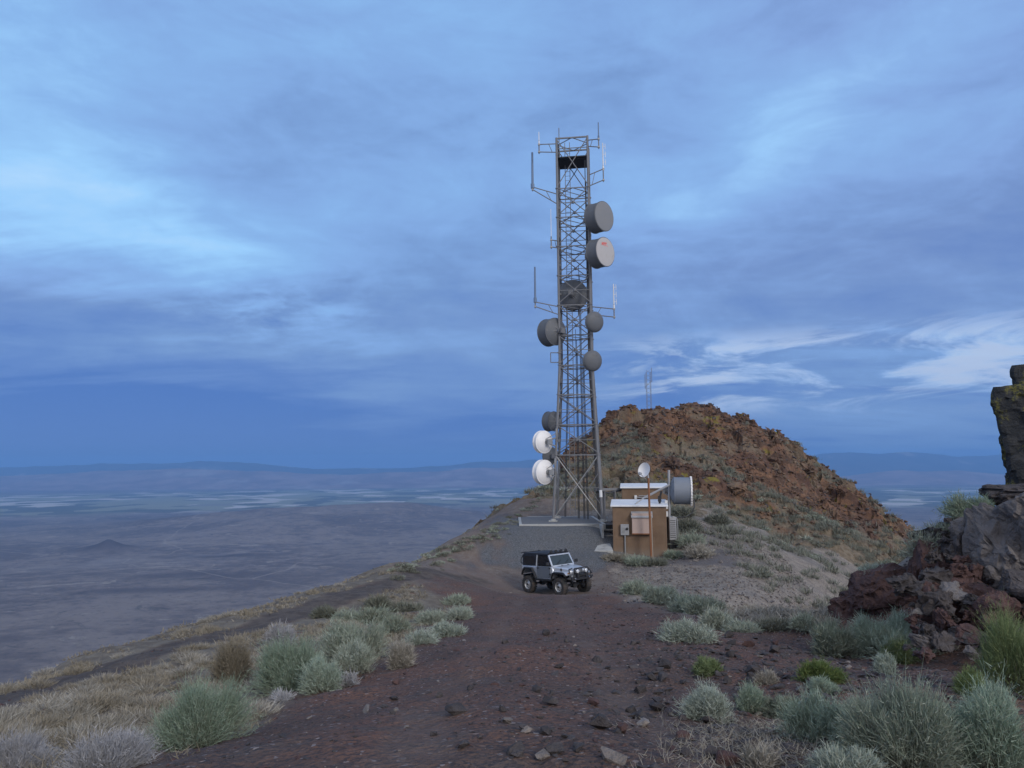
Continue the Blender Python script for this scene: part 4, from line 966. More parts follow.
# ================================================================== the off roader
wn, wr, wf_ = at(560.4, 595.6, 35), at(529.3, 592.7, 36.84), at(585, 591.5, 35.96)     # where three of its wheels stand
jp = (wr + wf_) / 2
JH = math.atan2(wn.y - wr.y, wn.x - wr.x)
jeep = thing('parked_car', 'silver lifted off road car with black hard top parked on the gravel', 'car', (0, 0, 0))
def wheel(px_, y_, name='wheel'):
    w = MB(); R = 0.425; wd = 0.30; h = wd / 2
    w.lathe([(0.235, -h * 0.85), (0.30, -h), (0.37, -h), (0.405, -h * 0.85), (0.415, -h * 0.6), (0.415, h * 0.6), (0.405, h * 0.85), (0.37, h), (0.30, h), (0.235, h * 0.85)], 36, closed=True)
    for i in range(24):
        t_ = 2 * PI * i / 24
        for s, sh_ in ((-0.62, 0), (0.62, 0.5), (0.0, 0.25)):
            tt = t_ + sh_ * 2 * PI / 24
            w.box((0.413 * math.cos(tt), 0.413 * math.sin(tt), s * h), (0.032, 0.065, 0.10), rot=Matrix.Rotation(tt, 3, 'Z'))
    Mx = Matrix.Translation((px_, y_, R)) @ Matrix.Rotation(PI / 2 if y_ < 0 else -PI / 2, 4, 'X')   # +Z of the wheel faces outward
    hub = bpy.data.objects.new(name, None)
    COL.objects.link(hub); hub.parent = jeep; hub.matrix_local = Mx
    w.build('tyre', M['rubber'], hub, smooth=0.5)
    r = MB(); r.lathe([(0.24, -0.12), (0.24, 0.118), (0.225, 0.128), (0.205, 0.10), (0.195, 0.045), (0.13, 0.055), (0.10, 0.075), (0.055, 0.085), (0.05, 0.115), (0, 0.12)], 30)
    r.build('rim', M['rim'], hub, smooth=0.6)
    k = MB()
    for i in range(8):
        t_ = 2 * PI * i / 8; k.box((0.162 * math.cos(t_), 0.162 * math.sin(t_), 0.052), (0.035, 0.045, 0.02), rot=Matrix.Rotation(t_, 3, 'Z'))
    k.lathe([(0.052, 0.1), (0.048, 0.128), (0, 0.13)], 14); k.build('hub_cap', M['black'], hub)
for x_, y_ in ((1.19, -0.76), (1.19, 0.76), (-1.19, -0.76), (-1.19, 0.76)): wheel(x_, y_)
# tub
tub = [(-1.72, 0.92), (-1.72, 1.33), (0.60, 1.33), (0.66, 1.22), (0.66, 0.80), (0.50, 0.74), (-0.60, 0.74), (-0.74, 0.98), (-0.88, 1.20), (-1.46, 1.20), (-1.62, 1.02), (-1.66, 0.92)]
tin = [(x * 1.0, z) for x, z in tub]
b = MB(); b.prism(tub, -0.74, 0.74)
b.build('body', M['silver'], jeep, bevel=0.02, seg=2, smooth=0.5)
# bonnet
b = MB()
hood = [(0.62, 0.66, 1.345), (1.0, 0.615, 1.335), (1.4, 0.55, 1.30), (1.62, 0.50, 1.255)]
secs = []
for x_, hw_, z_ in hood: secs.append([(x_, -hw_, 0.98), (x_, -hw_, z_ - 0.07), (x_, -hw_ + 0.06, z_ - 0.01), (x_, -hw_ * 0.45, z_ + 0.012), (x_, 0, z_ + 0.022), (x_, hw_ * 0.45, z_ + 0.012), (x_, hw_ - 0.06, z_ - 0.01), (x_, hw_, z_ - 0.07), (x_, hw_, 0.98)])
nv = len(secs[0]); b.add([v for s in secs for v in s], [(i * nv + k, i * nv + k + 1, (i + 1) * nv + k + 1, (i + 1) * nv + k) for i in range(len(secs) - 1) for k in range(nv - 1)] + [tuple(range(nv)), tuple(range(4 * nv - 1, 3 * nv - 1, -1))])
hood_o = b.build('bonnet', M['silver'], jeep, smooth=0.5)
for s in (-0.2, 0.2): MB().box((0.78, s, 1.372), (0.12, 0.04, 0.02)).build('washer_nozzle', M['black'], hood_o)
for s in (-1, 1): MB().box((1.15, s * 0.60, 1.20), (0.07, 0.04, 0.12)).build('latch', M['black'], hood_o)
# fenders: flat topped with a falling tail
fend = [(0.60, 0.80), (0.60, 1.0), (0.72, 1.10), (0.86, 1.12), (1.55, 1.10), (1.68, 1.02), (1.70, 0.96), (1.60, 1.03), (1.50, 1.06), (0.90, 1.06), (0.78, 1.0), (0.70, 0.80)]
for s in (-1, 1):
    b = MB(); b.prism(fend, min(s * 0.50, s * 0.79), max(s * 0.50, s * 0.79)); b.build('fender', M['silver'], jeep, bevel=0.012, smooth=0.5)
    b = MB(); b.path([(1.72, s * 0.84, 0.93), (1.62, s * 0.84, 1.03), (1.52, s * 0.84, 1.075), (0.90, s * 0.84, 1.075), (0.76, s * 0.84, 1.02), (0.66, s * 0.84, 0.80)], 0.05, 8); b.build('flare', M['black'], jeep, smooth=0.6); b = MB()
    b.path([(-1.70, s * 0.80, 0.88), (-1.62, s * 0.80, 1.05), (-1.47, s * 0.80, 1.215), (-0.88, s * 0.80, 1.215), (-0.73, s * 0.80, 1.0), (-0.60, s * 0.80, 0.76)], 0.055, 8)
    b.build('flare', M['black'], jeep, smooth=0.6)
    b = MB(); b.box((0.02, s * 0.80, 0.70), (1.3, 0.10, 0.09)); b.build('rock_rail', M['black'], jeep, bevel=0.01)
# grille
gr = MB().box((1.645, 0, 1.02), (0.05, 1.02, 0.50)).build('grille', M['silver'], jeep, bevel=0.015, smooth=0.5)
b = MB()
for k in range(7): b.box((1.672, (k - 3) * 0.082, 1.06), (0.012, 0.042, 0.30))
b.build('slot', M['black'], gr)
for s in (-1, 1):
    Mx = Matrix.Translation((1.672, s * 0.40, 1.09)) @ Matrix.Rotation(PI / 2, 4, 'Y')
    b = MB(); b.lathe([(0.10, 0), (0.10, 0.015), (0.09, 0.03), (0.05, 0.045), (0, 0.05)], 24, Mx); b.build('headlight', M['lens'], jeep, smooth=0.7)
    b = MB(); b.box((1.70, s * 0.62, 1.06), (0.04, 0.10, 0.05)); b.build('turn_signal', M['amber'], jeep, bevel=0.005)
# windscreen frame and glass
def scr(x0, x1, zz0, zz1): return x0, x1, zz0, zz1
fb = Vector((0.60, 0, 1.34)); ft = Vector((0.33, 0, 1.86)); wb_, wt_ = 0.69, 0.655
b = MB()
for s in (-1, 1): b.bar(fb + Vector((0, s * wb_, 0)), ft + Vector((0, s * wt_, 0)), 0.075, 0.06)
b.bar(fb + Vector((0.0, -wb_, 0.02)), fb + Vector((0.0, wb_, 0.02)), 0.09, 0.06); b.bar(ft + Vector((0, -wt_, 0)), ft + Vector((0, wt_, 0)), 0.075, 0.06)
wf = b.build('windscreen_frame', M['silver'], jeep)
b = MB(); n_ = Vector((0.52, 0, 0.27)).normalized()
g = [fb + Vector((0, -wb_ + .03, 0.05)), fb + Vector((0, wb_ - .03, 0.05)), ft + Vector((0, wt_ - .03, -0.03)), ft + Vector((0, -wt_ + .03, -0.03))]
b.add([v + n_ * 0.004 for v in g] + [v - n_ * 0.004 for v in g], [(0, 1, 2, 3), (7, 6, 5, 4), (0, 4, 5, 1), (1, 5, 6, 2), (2, 6, 7, 3), (3, 7, 4, 0)]); b.build('windscreen', M['windscreen'], jeep)
b = MB(); b.bar(fb + Vector((0.05, -0.42, 0.06)), fb + Vector((-0.06, -0.05, 0.28)), 0.02, 0.012); b.bar(fb + Vector((0.05, 0.12, 0.06)), fb + Vector((-0.06, 0.48, 0.28)), 0.02, 0.012); b.build('wiper', M['black'], jeep)
# hard top: roof, rear shell with dark windows
b = MB(); b.prism([(0.36, 1.875), (0.30, 1.93), (-0.5, 1.965), (-1.55, 1.955), (-1.68, 1.90), (-1.70, 1.86), (0.30, 1.845)], -0.665, 0.665); ht = b.build('hard_top', M['black_top'], jeep, bevel=0.025, seg=2, smooth=0.6)
b = MB()
for s in (-1, 1):
    b.prism([(-0.62, 1.335), (-0.56, 1.86), (-1.69, 1.86), (-1.72, 1.335)], min(s * 0.70, s * 0.655), max(s * 0.70, s * 0.655), t0=None)
b.box((-1.70, 0, 1.60), (0.05, 1.36, 0.52)); b.build('side_panel', M['black_top'], ht, bevel=0.01)
for s in (-1, 1):
    b = MB(); b.prism([(-0.74, 1.40), (-0.69, 1.81), (-1.58, 1.81), (-1.62, 1.40)], min(s * 0.702, s * 0.71), max(s * 0.702, s * 0.71)); b.build('window', M['glass'], ht)
for s in (-1, 1): MB().bar((-0.60, s * 0.70, 1.33), (-0.53, s * 0.665, 1.87), 0.07, 0.05).build('pillar', M['silver'], jeep)
# doors
for s in (-1, 1):
    lo, hi = sorted((s * 0.742, s * 0.765))
    b = MB(); b.prism([(-0.50, 0.80), (-0.53, 1.0), (-0.53, 1.335), (0.50, 1.335), (0.50, 0.90), (0.40, 0.80)], lo, hi); d_ = b.build('door', M['door_grey'], jeep, bevel=0.008)
    b = MB(); b.box((-0.42, s * 0.775, 1.25), (0.14, 0.03, 0.04)); b.build('handle', M['black'], d_)
    b = MB(); b.box((0.49, s * 0.775, 1.26), (0.09, 0.03, 0.06)); b.box((0.49, s * 0.775, 0.98), (0.09, 0.03, 0.06)); b.build('hinge', M['black'], d_)
    lo2, hi2 = sorted((s * 0.675, s * 0.69))
    b = MB(); b.prism([(-0.50, 1.345), (-0.45, 1.83), (0.30, 1.83), (0.52, 1.345)], lo2, hi2); b.build('window', M['glass'], d_)
    b = MB(); b.tube((0.52, s * 0.72, 1.42), (0.56, s * 0.90, 1.47), 0.018, 6); b.box((0.55, s * 0.94, 1.49), (0.06, 0.19, 0.15)); b.build('mirror', M['black'], jeep, bevel=0.012)
# lights on the roof bar
b = MB(); b.tube((0.32, -0.62, 1.96), (0.32, 0.62, 1.96), 0.025, 8)
for s in (-0.62, 0.62): b.tube((0.32, s, 1.88), (0.32, s, 1.96), 0.022, 8)
lb = b.build('light_bar', M['black'], jeep, smooth=0.7)
for k in range(4):
    b = MB(); Mx = Matrix.Translation((0.30, -0.48 + k * 0.32, 2.02)) @ Matrix.Rotation(PI / 2, 4, 'Y'); b.lathe([(0, -0.03), (0.05, -0.02), (0.085, 0.03), (0.085, 0.06), (0.075, 0.07), (0, 0.075)], 18, Mx); b.build('roof_light', M['black'], lb, smooth=0.7)
# front bumper, hoop, lamps
b = MB(); b.box((1.86, 0, 0.80), (0.14, 1.30, 0.17)); b.tube((1.86, -0.65, 0.80), (1.80, -0.82, 0.83), 0.075, 8, 0.05); b.tube((1.86, 0.65, 0.80), (1.80, 0.82, 0.83), 0.075, 8, 0.05)
bp = b.build('bumper', M['black'], jeep, bevel=0.015)
b = MB()
b.path([(1.88, -0.46, 0.86), (1.92, -0.44, 1.12), (1.86, -0.38, 1.27), (1.86, 0.38, 1.27), (1.92, 0.44, 1.12), (1.88, 0.46, 0.86)], 0.028, 8)
b.path([(1.90, -0.45, 1.05), (1.90, 0.45, 1.05)], 0.024, 8)
for s in (-1, 1): b.path([(1.86, s * 0.62, 0.86), (1.80, s * 0.66, 1.12), (1.72, s * 0.6, 1.24), (1.74, s * 0.40, 1.27)], 0.026, 8)
b.path([(1.86, -0.22, 0.86), (2.0, -0.18, 1.0), (2.0, 0.18, 1.0), (1.86, 0.22, 0.86)], 0.03, 8)
b.build('bull_bar', M['black'], bp, smooth=0.7)
b = MB(); b.tube((1.93, -0.2, 0.93), (1.93, 0.2, 0.93), 0.07, 12); b.box((1.93, -0.27, 0.94), (0.16, 0.12, 0.17)); b.box((1.93, 0.27, 0.94), (0.16, 0.12, 0.17)); b.build('winch', M['black'], bp)
for s in (-1, 1):
    Mx = Matrix.Translation((1.93, s * 0.27, 1.14)) @ Matrix.Rotation(PI / 2, 4, 'Y')
    b = MB(); b.lathe([(0, -0.05), (0.06, -0.03), (0.095, 0.02), (0.095, 0.05)], 22, Mx); fl_ = b.build('fog_light', M['black'], bp, smooth=0.7)
    b = MB(); b.lathe([(0.088, 0.048), (0.06, 0.062), (0, 0.066)], 22, Mx); b.build('lens', M['lens'], fl_, smooth=0.7)
    b = MB(); b.path([(1.93, s * 0.44, 0.84), (2.0, s * 0.44, 0.80), (1.95, s * 0.44, 0.75)], 0.02, 6); b.build('tow_hook', M['chrome'], bp)
# running gear and rear rack
b = MB()
for s in (-0.36, 0.36): b.box((0, s, 0.66), (3.3, 0.09, 0.12))
b.box((-0.3, 0, 0.68), (1.5, 0.9, 0.16)); b.box((0.9, 0, 0.85), (1.2, 0.9, 0.25))
for x_ in (-1.19, 1.19): b.tube((x_, -0.62, 0.425), (x_, 0.62, 0.425), 0.05, 10); b.tube((x_ - .12, 0.1, 0.425), (x_ + .12, 0.1, 0.425), 0.14, 12)
for x_ in (-1.35, 1.05, 1.35, -1.0):
    for s in (-0.52, 0.52): b.tube((x_, s, 0.48), (x_ * 0.98, s * 0.92, 0.95), 0.035, 8)
b.tube((1.30, -0.55, 0.5), (1.30, 0.55, 0.52), 0.025, 8); b.box((-1.74, 0, 0.80), (0.12, 1.3, 0.16)); b.build('chassis', M['black'], jeep)
b = MB()
for s in (-0.6, 0.6): b.path([(-1.74, s, 1.40), (-1.98, s, 1.42), (-1.98, s, 1.62), (-1.74, s, 1.86)], 0.02, 6)
b.path([(-1.98, -0.6, 1.42), (-1.98, 0.6, 1.42)], 0.02, 6); b.path([(-1.70, -0.5, 1.97), (-2.0, -0.55, 1.93), (-2.0, 0.55, 1.93), (-1.70, 0.5, 1.97)], 0.022, 6); b.build('rear_rack', M['black'], jeep, smooth=0.7)
# seats seen through the windscreen
b = MB()
for s in (-0.34, 0.34): b.box((-0.30, s, 1.42), (0.16, 0.46, 0.62)); b.box((-0.32, s, 1.75), (0.12, 0.25, 0.14))
b.box((0.42, 0, 1.34), (0.28, 1.2, 0.12)); b.build('seats', M['black'], jeep, bevel=0.02)
# settle it on its wheels: fit a plane through the ground under the four tyres
ca, sa = math.cos(JH), math.sin(JH)
def jw(x_, y_): return jp.x + x_ * ca - y_ * sa, jp.y + x_ * sa + y_ * ca
wz = [gz(*jw(x_, y_)) for x_, y_ in ((1.19, -0.76), (1.19, 0.76), (-1.19, -0.76), (-1.19, 0.76))]
pit = math.atan2(((wz[0] + wz[1]) - (wz[2] + wz[3])) / 2, 2.38); rol = math.atan2(((wz[1] + wz[3]) - (wz[0] + wz[2])) / 2, 1.52)
print('car ground', wz, [v.z for v in (wn, wf_, wr)])
jeep.matrix_world = Matrix.Translation((jp.x, jp.y, sum(wz) / 4 - 0.012)) @ Matrix.Rotation(JH, 4, 'Z') @ Matrix.Rotation(-pit, 4, 'Y') @ Matrix.Rotation(rol, 4, 'X') @ Matrix.Scale(0.965, 4)
# ================================================================== rocks
def hull_rock(rng, n=16, sx=1.0, sy=0.8, sz=0.6, cuts=0, noisy=0.0, base=True):
    """angular broken stone about 1 unit across sitting on z = 0"""
    p = rng.normal(size=(n, 3)); p /= np.linalg.norm(p, axis=1)[:, None]
    p *= rng.uniform(0.75, 1.0, n)[:, None] * np.array([sx, sy, sz]) * 0.5
    bm = bmesh.new()
    for q in p: bm.verts.new(q)
    r = bmesh.ops.convex_hull(bm, input=bm.verts)
    dead = [g for g in r['geom_interior'] if isinstance(g, bmesh.types.BMVert)] + [g for g in r['geom_unused'] if isinstance(g, bmesh.types.BMVert)]
    bmesh.ops.delete(bm, geom=list(set(dead)), context='VERTS')
    if cuts:
        bmesh.ops.bevel(bm, geom=list(bm.edges), offset=0.03, segments=1, affect='EDGES')
        for _ in range(cuts):
            bmesh.ops.triangulate(bm, faces=bm.faces)
            bmesh.ops.subdivide_edges(bm, edges=[e for e in bm.edges if e.calc_length() > 0.055], cuts=1, use_grid_fill=True)
        o = Vector(rng.uniform(-50, 50, 3))
        for v in bm.verts:
            q_ = v.co + Vector((mnoise.noise(v.co * 3 + o), mnoise.noise(v.co * 3 - o), mnoise.noise(v.co * 3.3 + o * 2))) * 0.22; d = mnoise.fractal(v.co * 2.2 + o, 0.8, 2.1, 6) * 0.05 + (mnoise.cell(q_ * 4.2 + o) - 0.5) * 0.09 + (mnoise.cell(q_ * 9.0 + o) - 0.5) * 0.055
            v.co += v.co.normalized() * d * noisy
    zmin = min(v.co.z for v in bm.verts)
    if base:
        for v in bm.verts: v.co.z -= zmin + 0.12 * sz
    bmesh.ops.recalc_face_normals(bm, faces=bm.faces)
    return bm
def bm_mesh(bm, name, m):
    me = bpy.data.meshes.new(name); bm.to_mesh(me); bm.free(); me.materials.append(m); return me
def stone_mat(name, lo, hi, lichen=None, streak=None, sc=3.0):
    m, T, b, tc = new_mat(name)
    g = T.n.new('ShaderNodeNewGeometry'); P = g.outputs['Position']
    oi = T.n.new('ShaderNodeObjectInfo')
    n = T.noise(P, sc, 6, 0.7); f = T.noise(P, sc * 7, 5, 0.7)
    c = T.mix(T.ss(n, 0.35, 0.65), lo, hi); c = T.mix(T.math('MULTIPLY', T.ss(f, 0.5, 0.68), 0.4), c, tuple(x * 0.55 for x in lo))
    c = T.mix(T.math('MULTIPLY', T.ss(f, 0.38, 0.30), 0.35), c, tuple(min(1, x * 1.5) for x in hi))
    c = T.mix(T.math('MULTIPLY', oi.outputs['Random'], 0.45), c, tuple(x * 0.6 for x in lo))
    if sc < 1:
        g0 = T.noise(P, 0.16, 5, 0.65); c = T.mix(T.math('MULTIPLY', T.ss(g0, 0.5, 0.58), 0.6), c, (0.085, 0.058, 0.048)); c = T.mix(T.math('MULTIPLY', T.ss(g0, 0.45, 0.38), 0.6), c, (0.185, 0.14, 0.10))
    if lichen:
        k = T.math('MULTIPLY', T.ss(T.noise(T.mapping(P, (1, 1, 0.55)), 2.2, 5, 0.65, 0.4), lichen[1], lichen[1] + 0.07), T.ss(f, 0.43, 0.53))
        c = T.mix(T.math('MULTIPLY', k, 0.8), c, lichen[0])
    if streak:
        k = T.ss(T.noise(T.mapping(P, (1.4, 1.4, 0.45)), 1.1, 4, 0.6, 0.5), streak[1], streak[1] + 0.06)
        c = T.mix(T.math('MULTIPLY', k, 0.7), c, streak[0])
    T.set(b.inputs['Base Color'], c); b.inputs['Roughness'].default_value = 0.92; b.inputs['Specular IOR Level'].default_value = 0.25
    bn = T.node('ShaderNodeBump', {'Height': T.math('ADD', T.math('MULTIPLY', n, 1.4), T.math('MULTIPLY', f, 0.6)), 'Strength': 0.9, 'Distance': 0.07}); T.l.new(bn.outputs[0], b.inputs['Normal'])
    return m
M['stone_dark'] = stone_mat('dark basalt', (0.06, 0.052, 0.052), (0.11, 0.096, 0.095))
M['stone_grey'] = stone_mat('grey weathered rock', (0.135, 0.12, 0.118), (0.205, 0.185, 0.178), ((0.2, 0.2, 0.19), 0.62))
M['stone_red'] = stone_mat('red cinder rock', (0.08, 0.049, 0.047), (0.125, 0.074, 0.067), None, ((0.28, 0.25, 0.25), 0.66), 2.2)
M['stone_pale'] = stone_mat('pale stone', (0.2, 0.17, 0.15), (0.3, 0.26, 0.235))
M['stone_lichen'] = stone_mat('lichen covered basalt', (0.035, 0.038, 0.042), (0.075, 0.075, 0.078), ((0.165, 0.155, 0.045), 0.50))
M['stone_hill'] = stone_mat('rusty hill rock', (0.075, 0.048, 0.037), (0.145, 0.085, 0.058), ((0.17, 0.15, 0.04), 0.64), None, 0.8)
M['stone_buff'] = stone_mat('orange buff rock', (0.15, 0.092, 0.06), (0.225, 0.14, 0.09), None, None, 0.8)

def rot_z(a): return Matrix.Rotation(a, 4, 'Z')
rr = np.random.default_rng(5)
small = {k: [bm_mesh(hull_rock(rr, 14, 1.0, rr.uniform(0.6, 0.9), rr.uniform(0.35, 0.65)), 'stone', M[k]) for _ in range(6)] for k in ('stone_dark', 'stone_pale', 'stone_red')}
def put_rock(name, me, p, size, label, cat, group=None, tilt=0.3, rz=None, sink=0.0):
    o = bpy.data.objects.new(name, me); COL.objects.link(o)
    o.location = (p[0], p[1], p[2] - sink); o.scale = size if isinstance(size, tuple) else (size,) * 3
    o.rotation_euler = (rr.uniform(-tilt, tilt), rr.uniform(-tilt, tilt), rr.uniform(0, 6.28) if rz is None else rz)
    return tag(o, label, cat, group)
# single stones one can pick out on the lot: px, py, width px, kind, label
for px, py, w, k, lb in [
        (463, 747, 20, 'stone_dark', 'dark stone lying alone low in the middle of the lot'),
        (507, 723, 16, 'stone_pale', 'pale flat stone near the dark flat slab in the lot'),
        (455, 714, 26, 'stone_dark', 'dark flat slab of stone lying in the middle of the lot'),
        (539, 693, 18, 'stone_dark', 'dark stone with smaller chips around it in the lot'),
        (560, 668, 14, 'stone_dark', 'small dark stone on red gravel halfway to the car'),
        (367, 712, 18, 'stone_pale', 'long pale stone below the dead twigs on the left'),
        (310, 719, 8, 'stone_pale', 'little white stone near the left bushes'),
        (603, 725, 18, 'stone_pale', 'tan angular stone right of the lot centre'),
        (642, 720, 20, 'stone_dark', 'dark angular stone beside the tan angular one'),
        (621, 733, 22, 'stone_red', 'reddish flat stone just below the tan angular stone'),
        (753, 749, 34, 'stone_dark', 'large dark stone at the edge of the dry straw'),
        (712, 757, 22, 'stone_dark', 'dark chunky stone left of the large dark stone'),
        (685, 755, 15, 'stone_dark', 'smaller dark stone left of the chunky one'),
        (779, 764, 16, 'stone_dark', 'tall pointed dark stone at the bottom of the straw'),
        (729, 764, 28, 'stone_red', 'brown block of rock at the bottom edge of the view'),
        (596, 662, 16, 'stone_dark', 'dark flat stone in the first rubble right of the track'),
        (665, 668, 18, 'stone_dark', 'dark stone beside the small dark green tuft'),
        (575, 646, 5, 'stone_pale', 'tiny white stone on the open gravel before the car'),
        (822, 665, 14, 'stone_pale', 'pale pinkish stone among the rubble right of the lot'),
        (929, 757, 30, 'stone_dark', 'dark stone at the foot of the large woody bush'),
        (470, 690, 10, 'stone_dark', 'dark pebble in the left part of the red gravel')]:
    p = hit(px, py); s = w * p.y / F * 1.05
    put_rock('stone', small[k][rr.integers(6)], p, s, lb, 'stone')
# the many loose stones, larger ones singly
cnt = 0; tries = 0
while cnt < 150 and tries < 4000:
    tries += 1
    px = rr.uniform(330, 1010); py = rr.uniform(632, 766)
    wgt = 0.18 + 0.82 * math.exp(-(((px - 740) / 130) ** 2 + ((py - 690) / 55) ** 2))
    if rr.random() > wgt: continue
    p = hit(px, py)
    if p.y > 24 or p.y < 3.5: continue
    s = min(0.24, rr.lognormal(-2.2, 0.5)) * (0.75 + 0.03 * p.y)
    if px > 600: lb, g = 'loose angular stone in the dark rubble right of the gravel lot', 'loose stones in the rubble right of the lot'
    else: lb, g = 'small loose stone lying on the red gravel lot', 'small loose stones on the open gravel'
    put_rock('stone', small['stone_dark' if rr.random() < 0.78 else ('stone_red' if rr.random() < .6 else 'stone_pale')][rr.integers(6)], p, s, lb, 'stone', g); cnt += 1

def scatter_mesh(pts, sizes, protos, rng, yaw=None):
    """one array mesh of many transformed copies; protos: [(V, F tri)]"""
    VV, FF, n0 = [], [], 0
    which = rng.integers(len(protos), size=len(pts))
    for k, (pv, pf) in enumerate(protos):
        ii = np.where(which == k)[0]
        if not len(ii): continue
        a = rng.uniform(0, 2 * PI, len(ii)); c, s = np.cos(a), np.sin(a); sz = sizes[ii]
        x = (pv[None, :, 0] * c[:, None] - pv[None, :, 1] * s[:, None]) * sz[:, None] + pts[ii, 0][:, None]
        y = (pv[None, :, 0] * s[:, None] + pv[None, :, 1] * c[:, None]) * sz[:, None] + pts[ii, 1][:, None]
        z = pv[None, :, 2] * sz[:, None] + pts[ii, 2][:, None]
        VV.append(np.stack([x, y, z], -1).reshape(-1, 3)); FF.append((pf[None] + (n0 + np.arange(len(ii)) * len(pv))[:, None, None]).reshape(-1, 3)); n0 += len(ii) * len(pv)
    return np.concatenate(VV), np.concatenate(FF)
def proto(bm):
    bmesh.ops.triangulate(bm, faces=bm.faces); bm.verts.index_update()
    v = np.array([v.co[:] for v in bm.verts]); f = np.array([[q.index for q in fc.verts] for fc in bm.faces]); bm.free(); return v, f
# gravel: chips over the lot (uncountable)
def gravel(name, n, xf, size, m, label, seed):
    rg = np.random.default_rng(seed)
    r = np.exp(rg.uniform(math.log(2.6), math.log(40), n)); a = np.radians(rg.uniform(-46, 46, n))
    x = r * np.sin(a); y = r * np.cos(a); h, p, g, t, e = masks(x, y)
    keep = rg.random(n) < xf(x, y, h, p, g, t, e); x, y, r = x[keep], y[keep], r[keep]
    sz = rg.lognormal(math.log(size), 0.5, len(x)) * np.clip(r / 7, 0.7, 2.2); sz = np.minimum(sz, 0.17)
    z = ground_z(x, y)
    V_, F_ = scatter_mesh(np.stack([x, y, z], 1), sz, [proto(hull_rock(rg, 9, 1, .8, .42)) for _ in range(5)], rg)
    o = mesh_obj(name, np_mesh(name, V_, F_, m)); tag(o, label, kind='stuff')
lotw = lambda x, y, h, p, g, t, e: (1 - 0.85 * ruts(x, y)) * np.clip((1 - g * 0.75) * (1 - h) * (0.25 + 0.75 * sstep(-1.5, 3.0, x - 0.04 * y + 2.0 * fbm(x * .5, y * .5, 61, 3))) * (1 - 0.5 * p), 0, 1)
gravel('gravel', 16000, lotw, 0.029, M['stone_dark'], 'dark loose gravel chips over the lot', 101)
gravel('gravel', 4500, lotw, 0.036, M['stone_red'], 'reddish loose gravel chips over the lot', 102)
gravel('gravel', 2600, lotw, 0.022, M['stone_pale'], 'pale gravel chips over the lot', 103)
rub = lambda x, y, h, p, g, t, e: np.exp(-(((np.degrees(np.arctan2(x, y)) - 19) / 9) ** 2 + ((np.hypot(x, y) - 8.5) / 4.5) ** 2))
gravel('rubble', 9000, rub, 0.085, M['stone_dark'], 'dark broken rubble between the bushes on the right', 104)

# ------------------------------------------------------------------ outcrop on the right: boulders one by one
def boulder(px, py, Y, wpx, hpx, depth, mat, label, rz=0.0, seed=0, n=26, tilt=(0, 0), group=None):
    """px, py = middle of its foot as seen; wpx, hpx = its seen size"""
    p = at(px, py, Y); w = wpx * Y / F; h = hpx * Y / F
    bm = hull_rock(np.random.default_rng(seed + 900), n, 1, 1, 1, 3 if wpx > 50 else 2, 0.5 if mat == 'stone_grey' else (0.45 if wpx > 50 else 0.9), False)
    xs = [v.co.x for v in bm.verts]; ys = [v.co.y for v in bm.verts]; z_ = [v.co.z for v in bm.verts]
    for v in bm.verts:
        v.co.x = ((v.co.x - min(xs)) / (max(xs) - min(xs)) - .5) * w; v.co.y = ((v.co.y - min(ys)) / (max(ys) - min(ys)) - .5) * depth; v.co.z = (v.co.z - min(z_)) / (max(z_) - min(z_)) * h
    o = mesh_obj('boulder', bm_mesh(bm, 'boulder', M[mat])); o.location = p; o.rotation_euler = (tilt[0], tilt[1], rz)
    return tag(o, label, 'boulder', group)
def pillar(px0, px1, py0, py1, Y, depth, label, seed, foot=0.84):
    """standing block with split faces, wider above than at its foot"""
    a = at(px0, py1, Y); c = at(px1, py0, Y); w = c.x - a.x; h = c.z - a.z
    bm = bmesh.new(); rg = np.random.default_rng(seed); ns, nz = 44, 44
    rings = []
    o_ = Vector(rg.uniform(-20, 20, 3))
    for k in range(nz + 1):
        t = k / nz; s = foot + (1 - foot) * min(1, t * 1.25)
        if t > 0.95: s *= 1 - (t - 0.95) * 0.9
        ring = []
        for i in range(ns):
            an = 2 * PI * i / ns; cx, sy_ = math.cos(an), math.sin(an)
            q = (abs(cx) ** 9 + abs(sy_) ** 9) ** (-1 / 9)
            x = cx * q * w / 2 * s + (1 - s) * w * 0.42; y = sy_ * q * depth / 2 * s
            v = Vector((x, y, t * h)); d = mnoise.fractal(v * 2.6 + o_, 0.8, 2.1, 6) * 0.035 + 0.6 * (mnoise.cell((v + Vector((mnoise.noise(v * 2 + o_), mnoise.noise(v * 2 - o_), mnoise.noise(v * 1.6 + o_ * 3) * 1.6)) * 0.25) * 2.9 + o_) - 0.5) * 0.09 - 0.03
            v += Vector((cx, sy_, 0)) * d; v.z += 0.05 * mnoise.noise(v * 3 + o_)
            ring.append(bm.verts.new(v))
        rings.append(ring)
    for k in range(nz):
        for i in range(ns): bm.faces.new((rings[k][i], rings[k][(i + 1) % ns], rings[k + 1][(i + 1) % ns], rings[k + 1][i]))
    bm.faces.new(rings[0][::-1]); bm.faces.new(rings[-1])
    bmesh.ops.recalc_face_normals(bm, faces=bm.faces)
    o = mesh_obj('rock_pillar', bm_mesh(bm, 'rock_pillar', M['stone_lichen'])); o.location = ((a.x + c.x) / 2, Y, a.z); o.rotation_euler = (0, 0, -math.atan2(a.x, Y) - 0.08)
    return tag(o, label, 'rock')
pillar(1004, 1044, 386, 492, 14.2, 0.9, 'dark overhanging rock pillar with yellow lichen at the right edge', 3)
pillar(1027, 1080, 365, 492, 14.6, 1.1, 'taller dark lichen rock pillar behind the overhanging one', 8, 0.8)
